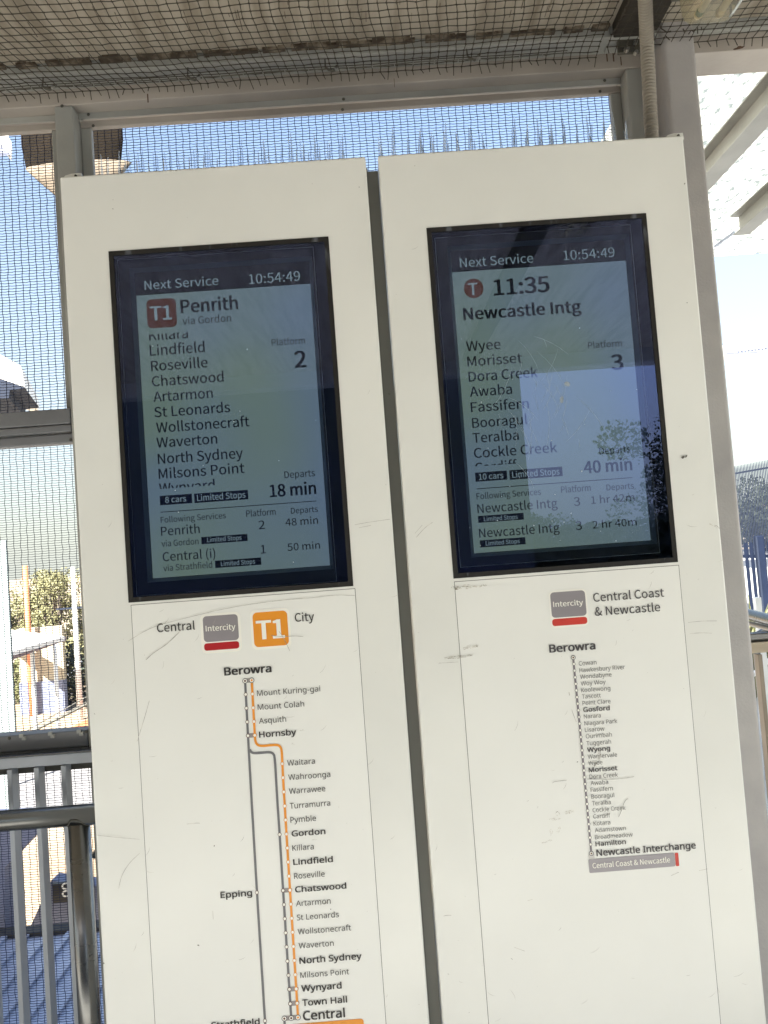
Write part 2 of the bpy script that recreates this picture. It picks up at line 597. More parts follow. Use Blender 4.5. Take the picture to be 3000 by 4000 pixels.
# ------------------------------------------------------------------ the setting: ground and floors
GZ = -6.0
bm = bmesh.new()
N = 40
vs = [[bm.verts.new((-900 + 1800 * i / N, -900 + 1800 * j / N, GZ)) for i in range(N + 1)] for j in range(N + 1)]
for j in range(N):
    for i in range(N):
        bm.faces.new((vs[j][i], vs[j][i + 1], vs[j + 1][i + 1], vs[j + 1][i]))
tag(obj('ground', bm, M_GROUND), kind='structure')
tag(obj('concourse_floor', box(-8, 1.02, -12, 2.36, -0.25, 0.0), M_FLOOR), kind='structure')
tag(obj('raised_walkway', box(1.02, 40, -12, 40, -0.25, 0.0), M_PATH), kind='structure')
tag(obj('concourse_floor_rear', box(-8, 40, -40, -12.0, -0.25, -0.004), M_FLOOR), kind='structure')

# asphalt yard seen low through the mesh
bm = box(-60, -2, 24, 34, GZ + 0.004, GZ + 0.03)
tag(obj('road', bm, M_ASPH), kind='structure')

# ------------------------------------------------------------------ canopy over the kiosks
FY = 1.98       # front plane of the frame members
MY = 2.05       # plane of the upper wire mesh
can = thing('concourse_canopy', (-2, 0, 2.88), 'grimy underside of the concourse canopy stretching over both kiosks', 'canopy')
XR, XR2 = (0.7228, 1.848, 2.92)[0], (0.8414, 1.8587, 2.92)[0]
obj('soffit', box(-8.0, XR - 0.002, -2.1, 1.905, 2.9320, 3.0170), M_SOFFIT, can)
obj('soffit', box(XR2 + 0.002, 5.0, -2.1, 1.905, 2.9320, 3.0170), M_SOFFIT, can)
obj('purlin', box(-8.0, 0.7195, 1.912, 1.9795, 2.9062, 3.0120, 0.003), M_STEELG, can)
obj('purlin', box(0.72, 3.2, 1.912, 1.9795, 2.9062, 3.0120, 0.003), M_STEELG, can)
obj('roof_sheet', box(-8.1, 1.05, -2.2, 2.35, 3.0270, 3.0570), M_WROOF, can)
obj('roof_sheet', box(1.052, 5.1, -2.2, 1.58, 3.0270, 3.0570), M_WROOF, can)
obj('eave_gutter', box(-8.0, 5.1, -2.26, -2.1, 2.8270, 3.0270, 0.01), M_STEELG, can)
# dirty joint between soffit and purlin
bm = bmesh.new()
x = -1.9
while x < XR - 0.02:
    w = random.uniform(0.004, 0.035)
    h = random.uniform(0.002, 0.010) * (0.5 + abs(math.sin(x * 4.1 + 1)))
    if random.random() < 0.86:
        bx(bm, x, min(x + w, XR - 0.01), 1.900 - h, 1.913, 2.9265 - random.uniform(0, 0.003), 2.9322)
    x += w * random.uniform(0.7, 1.1)
tag(obj('grime_line', bm, M_GRIME, can), kind='stuff')
bm = bmesh.new()
for k in range(70):
    x = random.uniform(-1.5, 0.55)
    y = 1.9 - abs(random.gauss(0, 0.12))
    l_ = random.uniform(0.004, 0.09 if random.random() < 0.4 else 0.015)
    w = random.uniform(0.0006, 0.0018)
    bx(bm, x, x + w, y - l_, y, 2.9305, 2.9322)
tag(obj('drip_streak', bm, M_GRIME, can), kind='stuff')
# dark rafter running towards the viewer beside the conduit
obj('rafter', box(XR, XR + 0.085, -2.0, 1.907, 2.900, 3.02, 0.004), M_BLACKST, can)
obj('rafter_web', box(XR + 0.086, XR2, -2.0, 1.907, 2.915, 3.02), M_BLACKST, can)

# ------------------------------------------------------------------ framed mesh wall behind the kiosks
HB0, HB1 = 2.8636, 2.9108          # head beam
wall = thing('mesh_screen_wall', (-0.2, 2.0, 0), 'steel framed wire mesh screen wall standing behind the two kiosks', 'screen wall')
obj('head_beam', box(-8.0, 0.95, FY, FY + 0.10, HB0, HB1, 0.003), M_STEEL, wall)
xl, xr = (-0.7938, 1.98, 2.837)[0], (-0.7432, 1.98, 2.8335)[0]
obj('post', box(xl, xr, FY + 0.0015, FY + 0.09, 0.0, HB0 - 0.0005, 0.004), M_STEELG, wall)
xrp = (0.7783, 1.98, 2.817)[0]
obj('post', box(xrp, xrp + 0.075, FY + 0.0015, FY + 0.09, 0.0, HB0 - 0.0005, 0.004), M_STEELG, wall)
obj('shade_strip', box(xrp + 0.0755, 0.80, FY + 0.02, FY + 0.09, 0.0, HB0 - 0.0005), M_BLACKST, wall)  # dark strip added for the shade on the column's left face
obj('post', box(-1.75, -1.70, FY + 0.0015, FY + 0.09, 0.0, HB0 - 0.0005, 0.004), M_STEELG, wall)


def reveal(x0, x1, z1, z0, parent, dz=0.022):
    """thin angle frame fixed inside the opening: stepped strips round the mesh"""
    t = 0.004
    # top: bright lip, flat, flat
    obj('mesh_frame', box(x0 + 0.001, x1 - 0.001, MY - 0.030, MY - 0.026, z1 - 0.0178, z1 - 0.0005, 0.001), M_STEELG, parent)
    obj('mesh_frame', box(x0 + 0.001, x1 - 0.001, MY - 0.022, MY - 0.004, z1 - 0.0374, z1 - 0.0188, 0.002), M_STEEL, parent)
    # sides
    obj('mesh_frame', box(x0 + 0.001, x0 + 0.030, MY - 0.020, MY - 0.003, z0 + 0.001, z1 - 0.0384, 0.002), M_STEELG, parent)
    obj('mesh_frame', box(x1 - 0.030, x1 - 0.001, MY - 0.020, MY - 0.003, z0 + 0.001, z1 - 0.0384, 0.002), M_STEELG, parent)


ZR1, ZR0 = (-0.8894, 1.99, 2.0304)[2], (-0.8941, 1.99, 1.9399)[2]      # mid rail
reveal(xr, xrp, HB0, 1.2, wall)
reveal(-1.70, xl, HB0, ZR1 + 0.0, wall)
mz = (ZR0 + ZR1) / 2
obj('mid_rail', box(-1.699, xl - 0.001, FY, FY + 0.06, mz + 0.004, ZR1, 0.003), M_RAIL, wall)
obj('mid_rail', box(-1.699, xl - 0.001, FY + 0.002, FY + 0.06, ZR0 + 0.028, mz + 0.002, 0.003), M_RAIL, wall)
obj('mid_rail', box(-1.699, xl - 0.001, FY + 0.012, FY + 0.055, ZR0, ZR0 + 0.024, 0.003), M_RAIL, wall)
# the part of the same rails that runs on behind the kiosk
obj('mid_rail', box(xr + 0.001, xrp - 0.001, FY + 0.014, FY + 0.06, ZR0, ZR1, 0.003), M_RAIL, wall)
ZB1, ZB0 = (-0.9132, 1.99, 1.1767)[2], (-0.9154, 1.99, 1.1341)[2]
obj('sill_rail', box(-1.699, xl - 0.001, FY, FY + 0.05, ZB0, ZB1, 0.004), M_RAIL, wall)
obj('sill_gap_strip', box(-1.699, -0.69, FY + 0.012, FY + 0.02, ZB0 - 0.045, ZB0 - 0.0005), M_STEELD, wall)  # dark strip added to close the bright gap below the sill
obj('sill_rail', box(xl + 0.06, -0.5, FY, FY + 0.05, ZB0, ZB1, 0.004), M_RAIL, wall)


def wire_mesh(x0, x1, z0, z1, y, px, pz, parent, rw=0.00062):
    xs = np.arange(x0, x1, px)
    zs = np.arange(z0, z1, pz)
    A, B = [], []
    # uprights: slightly zigzag, drifting
    for i, x in enumerate(xs):
        zz = np.arange(z0, z1 + pz * 2, pz * 3)
        off = np.where(np.arange(len(zz)) % 2 == 0, 0.0008, -0.0008) + rng.normal(0, 0.0004, len(zz))
        pts = np.stack([x + off, np.full(len(zz), y) + off * 0.5, zz], 1)
        A.append(pts[:-1])
        B.append(pts[1:])
    for j, z in enumerate(zs):
        n = int((x1 - x0) / px * 2) + 1
        xx = x0 + np.arange(n) * px / 2
        ph = 1 if j % 2 else -1
        zz = z + np.where(np.arange(n) % 2 == 0, 0.00045, -0.00045) + rng.normal(0, 0.0002, n)
        yy = y + ph * 0.0011 * np.cos(np.arange(n) * math.pi / 2)
        pts = np.stack([xx, yy, zz], 1)
        A.append(pts[:-1])
        B.append(pts[1:])
    o = segs('wire_mesh', np.concatenate(A), np.concatenate(B), rw, M_WIRE, parent)
    return tag(o, kind='stuff')


wire_mesh(xr + 0.02, xrp - 0.02, 2.36, HB0 - 0.03, MY, 0.0199, 0.0079, wall, 0.00105)
wire_mesh(-1.69, xl - 0.01, ZR1 - 0.01, HB0 - 0.03, MY, 0.0199, 0.0079, wall, 0.00105)
wire_mesh(-1.69, -0.60, 0.02, ZR0 + 0.07, 2.17, 0.0199, 0.0070, wall, 0.00085)
# screw heads on the frame
SCREWS = [(-0.7705, 1.979, 2.8607), (-0.7145, 2.019, 2.8571), (-0.7056, 2.027, 2.8289), (-0.8005, 1.99, 1.9463), (-0.7967, 1.979, 1.1726), (-0.9982, 1.979, 1.1706),
          (0.7186, 2.027, 2.8311), (0.7314, 2.019, 2.857), (-0.0082, 2.027, 2.8278), (-0.0032, 2.019, 2.8528)]
for p in SCREWS:
    bm = bmesh.new()
    bmesh.ops.create_uvsphere(bm, u_segments=8, v_segments=5, radius=0.0045, matrix=Matrix.Translation(p) @ Matrix.Scale(0.5, 4, (0, 1, 0)))
    obj('screw_head', bm, M_STEELD, wall, True)
bm = bmesh.new()
for p in [(0.1386, 1.978, 2.8626), (-0.5377, 1.978, 2.8651), (0.7455, 1.978, 2.8942), (0.7657, 1.978, 2.882), (0.7278, 1.978, 2.8954)]:
    bx(bm, p[0], p[0] + random.uniform(.001, .003), 1.9788, 1.9802, p[2] - 0.010, p[2] + 0.014)
tag(obj('rust_run', bm, M_RUSTY, wall), kind='stuff')
bm = bmesh.new()
for k in range(6):
    x = -1.12 + k * 0.075
    bx(bm, x, x + 0.010, 1.974, 1.982, ZB1 - 0.006, ZB1 + 0.003)
    bx(bm, x + 0.006, x + 0.016, 1.975, 1.981, ZB1 - 0.013, ZB1 - 0.004)
tag(obj('weld_spatter', bm, M_STEELG, wall), kind='stuff')

# ------------------------------------------------------------------ balustrade below the sill
bal = thing('balustrade', (-1.1, 1.95, 0), 'grey steel balustrade of flat upright bars under the mesh sill left of the kiosk', 'balustrade')
ZT1, ZT0 = (-0.8975, 1.95, 1.1337)[2], (-0.8992, 1.95, 1.1012)[2]
obj('top_rail', box(-2.4, -0.685, 1.94, 1.965, ZT0, ZT1 - 0.004, 0.003), M_BARS, bal)
obj('cap_strip', box(-2.4, -0.685, 1.93, 1.972, ZT1 - 0.003, ZT1 + 0.002, 0.0015), M_STAIN, bal)
x_b = [(-0.9868, 1.93, 0.9787)[0], (-0.9177, 1.93, 0.9734)[0], (-0.8491, 1.93, 0.9681)[0]]
pit = (x_b[2] - x_b[0]) / 2
first = obj('baluster', box(x_b[2], x_b[2] + 0.0125, 1.935, 1.970, 0.05, ZT0 - 0.001, 0.0012), M_BARS, bal)
for k in range(1, 22):
    o = first.copy()
    COL.objects.link(o)
    o.parent = bal
    o.location.x = -pit * k
obj('bottom_rail', box(-2.4, -0.685, 1.937, 1.968, 0.02, 0.049, 0.002), M_BARS, bal)
obj('underside_channel', box(-2.4, -0.685, 1.972, 1.99, ZT0 - 0.022, ZT0 - 0.002), M_STEELD, bal)

hr = thing('handrail', (-1.0, 1.86, 0), 'polished stainless handrail tube on a round post left of the kiosk', 'handrail')
pa = (-0.9705, 1.86, 0.9984)
pb = (-0.7453, 1.86, 0.9984)
zh = (pa[2] + pb[2]) / 2
obj('rail_tube', tube(bmesh.new(), [(-3.0, 1.86, zh), (-0.672, 1.86, zh)], 0.0245, 28), M_STAIN, hr, True)
xp = (-0.7783, 1.86, 0.9447)[0]
obj('post_tube', tube(bmesh.new(), [(xp, 1.86, zh - 0.018), (xp, 1.86, 0.0)], 0.0255, 28), M_STAIN, hr, True)
bm = bmesh.new()
bmesh.ops.create_circle(bm, radius=0.026, segments=24)
bm.free()
bm = bmesh.new()
tp = []
for k in range(25):
    a = 2 * math.pi * k / 24
    cx, cy = math.cos(a) * 0.0262, math.sin(a) * 0.0262
    zz = zh - math.sqrt(max(0.0245 ** 2 - cy ** 2, 0)) if abs(cy) < 0.0245 else zh
    tp.append((xp + cx, 1.86 + cy, min(zz, zh - 0.004) + random.uniform(-.0006, .0006)))
tube(bm, tp, 0.0016, 5, False)
obj('weld_bead', bm, M_STEELD, hr, True)
ra, rb = (-0.8502, 2.1, 0.8009), (-0.8344, 2.1, 0.8185)
hr2 = thing('stair_handrail', ra, 'short end of a sloping steel handrail showing between post and kiosk', 'handrail')
v = Vector(rb) - Vector(ra)
obj('rail_tube', tube(bmesh.new(), [Vector(ra) - v * 0.2 + Vector((0, 0.02, 0)), Vector(rb) + v * 4 + Vector((0, 0.02, 0))], 0.009, 12), M_STAIN, hr2, True)

# ------------------------------------------------------------------ kiosks
LEFT_SCREEN_TEXT = [
    ('Next Service', -0.4951, -0.3237, 2.2335, 0.0208, 's', 0.004, 'pale'),
    ('10:54:49', -0.2528, -0.1336, 2.2303, 0.0227, 's', 0.004, 'pale'),
    ('T1', -0.4864, -0.4359, 2.1604, 0.0324, 's', 0.026, 'pale'),
    ('Penrith', -0.4149, -0.2817, 2.1733, 0.0302, 's', 0.026, 'dark'),
    ('via Gordon', -0.4125, -0.2999, 2.1454, 0.017, 's', 0.005, 'dark'),
    ('Killara', -0.4917, -0.4015, 2.1139, 0.0233, 's', 0.009, 'dark', 'below', 2.1279),
    ('Lindfield', -0.4919, -0.3651, 2.0783, 0.024, 's', 0.009, 'dark'),
    ('Roseville', -0.4911, -0.3606, 2.0423, 0.0232, 's', 0.009, 'dark'),
    ('Chatswood', -0.4913, -0.3258, 2.0064, 0.0231, 's', 0.009, 'dark'),
    ('Artarmon', -0.4901, -0.3532, 1.9704, 0.0231, 's', 0.009, 'dark'),
    ('St Leonards', -0.49, -0.3155, 1.9344, 0.0231, 's', 0.009, 'dark'),
    ('Wollstonecraft', -0.4877, -0.2734, 1.8984, 0.0231, 's', 0.009, 'dark'),
    ('Waverton', -0.489, -0.3496, 1.8637, 0.023, 's', 0.009, 'dark'),
    ('North Sydney', -0.4882, -0.293, 1.8262, 0.023, 's', 0.009, 'dark'),
    ('Milsons Point', -0.4885, -0.2914, 1.7916, 0.0229, 's', 0.009, 'dark'),
    ('Wynyard', -0.4894, -0.3618, 1.7579, 0.0228, 's', 0.009, 'dark', 'above', 1.7681),
    ('Platform', -0.21, -0.1322, 2.0813, 0.0158, 's', 0.005, 'dark'),
    ('2', -0.1597, -0.1329, 2.0267, 0.0375, 's', 0.026, 'dark'),
    ('Departs', -0.201, -0.1311, 1.7722, 0.0156, 's', 0.005, 'dark'),
    ('18 min', -0.2373, -0.1306, 1.7314, 0.0277, 's', 0.026, 'dark'),
    ('8 cars', -0.4772, -0.429, 1.7357, 0.0133, 's', 0.01, 'pale'),
    ('Limited Stops', -0.404, -0.2932, 1.7345, 0.014, 's', 0.01, 'pale'),
    ('Following Services', -0.4901, -0.341, 1.6905, 0.0132, 's', 0.005, 'dark'),
    ('Platform', -0.2942, -0.2268, 1.69, 0.0147, 's', 0.005, 'dark'),
    ('Departs', -0.1918, -0.1302, 1.6898, 0.0132, 's', 0.005, 'dark'),
    ('Penrith', -0.4908, -0.4027, 1.661, 0.0202, 's', 0.005, 'dark'),
    ('2', -0.2678, -0.2535, 1.6597, 0.0191, 's', 0.005, 'dark'),
    ('48 min', -0.2061, -0.1314, 1.6626, 0.0166, 's', 0.005, 'dark'),
    ('via Gordon', -0.4912, -0.4069, 1.6358, 0.0139, 's', 0.004, 'dark'),
    ('Limited Stops', -0.3868, -0.3086, 1.6387, 0.0103, 's', 0.008, 'pale'),
    ('Central (i)', -0.4905, -0.3705, 1.6025, 0.0201, 's', 0.005, 'dark'),
    ('1', -0.2667, -0.2546, 1.6038, 0.019, 's', 0.005, 'dark'),
    ('50 min', -0.2052, -0.1309, 1.6054, 0.0165, 's', 0.005, 'dark'),
    ('via Strathfield', -0.4905, -0.3791, 1.5799, 0.0138, 's', 0.004, 'dark'),
    ('Limited Stops', -0.3591, -0.2814, 1.582, 0.0103, 's', 0.008, 'pale'),
]
LEFT_SCREEN_BOXES = [
    ('header_bar', -0.5146, -0.1134, 2.2215, 2.2722, 'dark', 0),
    ('line_badge', -0.4937, -0.4254, 2.1423, 2.2104, 'rust', 0.012),
    ('tag_box', -0.4893, -0.4158, 1.7308, 1.7524, 'dark', 0),
    ('tag_box', -0.4106, -0.2873, 1.7303, 1.7519, 'dark', 0),
    ('divider_line', -0.4894, -0.1318, 1.714, 1.7157, 'dark', 0),
    ('tag_box', -0.4005, -0.295, 1.6349, 1.6512, 'dark', 0),
    ('tag_box', -0.3725, -0.2674, 1.5785, 1.5951, 'dark', 0),
]
RIGHT_SCREEN_TEXT = [
    ('Next Service', 0.2404, 0.4121, 2.2351, 0.0214, 's', 0.004, 'pale'),
    ('10:54:49', 0.4833, 0.6039, 2.2353, 0.0225, 's', 0.0, 'pale'),
    ('T', 0.2551, 0.2769, 2.1681, 0.0278, 's', 0.02, 'pale'),
    ('11:35', 0.3137, 0.445, 2.1635, 0.0367, 's', 0.026, 'dark'),
    ('Newcastle Intg', 0.2385, 0.5147, 2.1103, 0.0277, 's', 0.026, 'dark'),
    ('Wyee', 0.2394, 0.3196, 2.0369, 0.023, 's', 0.009, 'dark'),
    ('Morisset', 0.2393, 0.3671, 2.0011, 0.0229, 's', 0.009, 'dark'),
    ('Dora Creek', 0.2395, 0.4, 1.9653, 0.0229, 's', 0.009, 'dark'),
    ('Awaba', 0.2394, 0.3376, 1.9301, 0.0228, 's', 0.009, 'dark'),
    ('Fassifern', 0.2389, 0.3739, 1.894, 0.0225, 's', 0.009, 'dark'),
    ('Booragul', 0.2392, 0.3672, 1.8574, 0.0225, 's', 0.009, 'dark'),
    ('Teralba', 0.2377, 0.3443, 1.8224, 0.0224, 's', 0.009, 'dark'),
    ('Cockle Creek', 0.2378, 0.4305, 1.7873, 0.0223, 's', 0.009, 'dark'),
    ('Cardiff', 0.2379, 0.3349, 1.7532, 0.0224, 's', 0.009, 'dark', 'above', 1.7678),
    ('Platform', 0.5227, 0.602, 2.0229, 0.0154, 's', 0.005, 'dark'),
    ('3', 0.5725, 0.6011, 1.9693, 0.0345, 's', 0.026, 'dark'),
    ('Departs', 0.5276, 0.5993, 1.7748, 0.0155, 's', 0.005, 'dark'),
    ('40 min', 0.4881, 0.6004, 1.7335, 0.0276, 's', 0.026, 'dark'),
    ('10 cars', 0.2447, 0.3013, 1.7362, 0.0134, 's', 0.01, 'pale'),
    ('Limited Stops', 0.3221, 0.4314, 1.7354, 0.0142, 's', 0.01, 'pale'),
    ('Following Services', 0.2359, 0.3845, 1.6917, 0.0138, 's', 0.005, 'dark'),
    ('Platform', 0.4315, 0.5, 1.6925, 0.0146, 's', 0.005, 'dark'),
    ('Departs', 0.5366, 0.5999, 1.6905, 0.0134, 's', 0.005, 'dark'),
    ('Newcastle Intg', 0.2356, 0.4204, 1.6599, 0.0202, 's', 0.005, 'dark'),
    ('3', 0.4585, 0.4732, 1.6604, 0.0194, 's', 0.005, 'dark'),
    ('1 hr 42m', 0.4987, 0.5994, 1.6621, 0.017, 's', 0.005, 'dark'),
    ('Limited Stops', 0.2489, 0.3265, 1.6403, 0.0097, 's', 0.008, 'pale'),
    ('Newcastle Intg', 0.2351, 0.4205, 1.6033, 0.0202, 's', 0.005, 'dark'),
    ('3', 0.4582, 0.4725, 1.6048, 0.0194, 's', 0.005, 'dark'),
    ('2 hr 40m', 0.4974, 0.5992, 1.6052, 0.0169, 's', 0.005, 'dark'),
    ('Limited Stops', 0.2485, 0.3268, 1.5844, 0.0097, 's', 0.008, 'pale'),
]
RIGHT_SCREEN_BOXES = [
    ('header_bar', 0.2212, 0.6262, 2.225, 2.2751, 'dark', 0),
    ('line_badge', 0.2449, 0.2908, 2.1605, 2.2069, 'rust', 0.5),
    ('tag_box', 0.2369, 0.3103, 1.7323, 1.7534, 'dark', 0),
    ('tag_box', 0.3159, 0.4386, 1.7311, 1.7531, 'dark', 0),
    ('divider_line', 0.2379, 0.5989, 1.715, 1.7167, 'dark', 0),
    ('tag_box', 0.2357, 0.3408, 1.6376, 1.6532, 'dark', 0),
    ('tag_box', 0.2354, 0.3402, 1.5808, 1.5971, 'dark', 0),
]
LEFT_MAP_TEXT = [
    ('Central', -0.5027, -0.4182, 1.4461, 0.0185, 's', 0.008, 'ink'),
    ('Intercity', -0.3948, -0.3284, 1.44, 0.0123, 's', 0.016, 'white'),
    ('T1', -0.2829, -0.2199, 1.4138, 0.0402, 's', 0.04, 'white'),
    ('City', -0.1953, -0.1522, 1.4463, 0.0185, 's', 0.008, 'ink'),
    ('Berowra', -0.3599, -0.2545, 1.3397, 0.0169, 'p', 0.032, 'ink'),
    ('Mount Kuring-gai', -0.2901, -0.1497, 1.2891, 0.0122, 'p', 0.0, 'ink'),
    ('Mount Colah', -0.2907, -0.1875, 1.2586, 0.0121, 'p', 0.0, 'ink'),
    ('Asquith', -0.2899, -0.2297, 1.2283, 0.0121, 'p', 0.0, 'ink'),
    ('Hornsby', -0.2916, -0.2091, 1.198, 0.0128, 'p', 0.024, 'ink'),
    ('Waitara', -0.2337, -0.1722, 1.1319, 0.0121, 'p', 0.0, 'ink'),
    ('Wahroonga', -0.2334, -0.1405, 1.1006, 0.012, 'p', 0.0, 'ink'),
    ('Warrawee', -0.2338, -0.1535, 1.0705, 0.012, 'p', 0.0, 'ink'),
    ('Turramurra', -0.2342, -0.145, 1.0383, 0.012, 'p', 0.0, 'ink'),
    ('Pymble', -0.2349, -0.1785, 1.0079, 0.012, 'p', 0.0, 'ink'),
    ('Gordon', -0.2344, -0.1598, 0.978, 0.0122, 'p', 0.024, 'ink'),
    ('Killara', -0.2349, -0.1876, 0.947, 0.012, 'p', 0.0, 'ink'),
    ('Lindfield', -0.235, -0.1475, 0.9165, 0.0122, 'p', 0.024, 'ink'),
    ('Roseville', -0.2352, -0.1678, 0.8865, 0.0119, 'p', 0.0, 'ink'),
    ('Chatswood', -0.2349, -0.122, 0.8574, 0.0122, 'p', 0.024, 'ink'),
    ('Artarmon', -0.2348, -0.1589, 0.8276, 0.0119, 'p', 0.0, 'ink'),
    ('St Leonards', -0.235, -0.1431, 0.7974, 0.0118, 'p', 0.0, 'ink'),
    ('Wollstonecraft', -0.2351, -0.1184, 0.7671, 0.0119, 'p', 0.0, 'ink'),
    ('Waverton', -0.235, -0.1585, 0.7371, 0.0118, 'p', 0.0, 'ink'),
    ('North Sydney', -0.2358, -0.0993, 0.7045, 0.0131, 'p', 0.024, 'ink'),
    ('Milsons Point', -0.2358, -0.1294, 0.6742, 0.0117, 'p', 0.0, 'ink'),
    ('Wynyard', -0.2358, -0.1474, 0.6454, 0.0131, 'p', 0.024, 'ink'),
    ('Town Hall', -0.236, -0.1377, 0.6149, 0.013, 'p', 0.024, 'ink'),
    ('Central', -0.236, -0.1444, 0.5842, 0.0187, 'p', 0.024, 'ink'),
    ('Epping', -0.3987, -0.3291, 0.8579, 0.0127, 'p', 0.024, 'ink'),
    ('Strathfield', -0.4359, -0.3304, 0.5829, 0.013, 'p', 0.024, 'ink'),
]
LEFT_MAP_BOXES = [
    ('badge_border', -0.4062, -0.3167, 1.3904, 1.4785, 'white', 0.012),
    ('badge_border', -0.2945, -0.2064, 1.3903, 1.4792, 'white', 0.012),
    ('intercity_badge', -0.4002, -0.3223, 1.416, 1.4733, 'mauve', 0.008),
    ('red_stripe', -0.4007, -0.3227, 1.397, 1.4133, 'red', 0.006),
    ('line_badge', -0.2892, -0.2119, 1.3964, 1.4733, 'orange', 0.01),
    ('interchange_bar', -0.3197, -0.2953, 1.3199, 1.3294, 'taupe', 0.009),
    ('interchange_bar', -0.3209, -0.2964, 1.1991, 1.2088, 'taupe', 0.009),
    ('interchange_bar', -0.2661, -0.2414, 0.8585, 0.868, 'taupe', 0.009),
    ('interchange_bar', -0.2664, -0.2416, 0.6469, 0.6567, 'taupe', 0.009),
    ('interchange_bar', -0.2666, -0.2419, 0.6165, 0.6264, 'taupe', 0.009),
    ('interchange_bar', -0.2815, -0.2409, 0.5861, 0.5962, 'taupe', 0.009),
    ('destination_box', -0.2646, -0.1052, 0.5395, 0.5774, 'orange', 0.006),
]
LEFT_MAP_LINES = [
    [(-0.3149, 1.3245), (-0.3162, 1.204), (-0.3169, 1.133), (-0.3187, 0.8636), (-0.3191, 0.5899), (-0.3189, 0.5651)],
    [(-0.314, 1.1738), (-0.3124, 1.1682), (-0.3061, 1.1644), (-0.288, 1.1643), (-0.2702, 1.1643), (-0.2632, 1.1611), (-0.26, 1.1528), (-0.2609, 1.073), (-0.2607, 0.9844), (-0.2612, 0.8634), (-0.2617, 0.5911)],
    [(-0.3001, 1.3248), (-0.3011, 1.2039), (-0.3007, 1.1897), (-0.2971, 1.1826), (-0.2891, 1.179), (-0.2709, 1.1793), (-0.2538, 1.1793), (-0.2469, 1.1754), (-0.2437, 1.1667), (-0.2447, 1.1371), (-0.2454, 1.0452), (-0.246, 0.8632), (-0.2469, 0.5913)],
    [(-0.2767, 0.5913), (-0.2771, 0.5617)],
]
LEFT_MAP_DOTS = [
    [(-0.3155, 1.2946), (-0.3157, 1.2644), (-0.3159, 1.2342), (-0.3162, 1.204), (-0.2607, 0.9844), (-0.2612, 0.8634), (-0.2613, 0.8331), (-0.2615, 0.8029), (-0.2616, 0.7727), (-0.2617, 0.7426), (-0.2619, 0.7122), (-0.2617, 0.682), (-0.2616, 0.652), (-0.2618, 0.6215), (-0.3187, 0.8636), (-0.3191, 0.5899)],
    [(-0.3004, 1.2945), (-0.3006, 1.2642), (-0.3009, 1.234), (-0.3011, 1.2039), (-0.2447, 1.1371), (-0.245, 1.1068), (-0.2454, 1.0758), (-0.2454, 1.0452), (-0.2456, 1.0149), (-0.2457, 0.9843), (-0.2459, 0.9541), (-0.246, 0.9237), (-0.2461, 0.8933), (-0.246, 0.8632), (-0.2461, 0.833), (-0.2463, 0.8027), (-0.2464, 0.7728), (-0.2466, 0.7424), (-0.2465, 0.7124), (-0.2466, 0.6821), (-0.2465, 0.6518), (-0.2467, 0.6214)],
    [(-0.3149, 1.3245), (-0.2617, 0.5911), (-0.2767, 0.5913)],
    [(-0.3001, 1.3248), (-0.2469, 0.5913)],
]
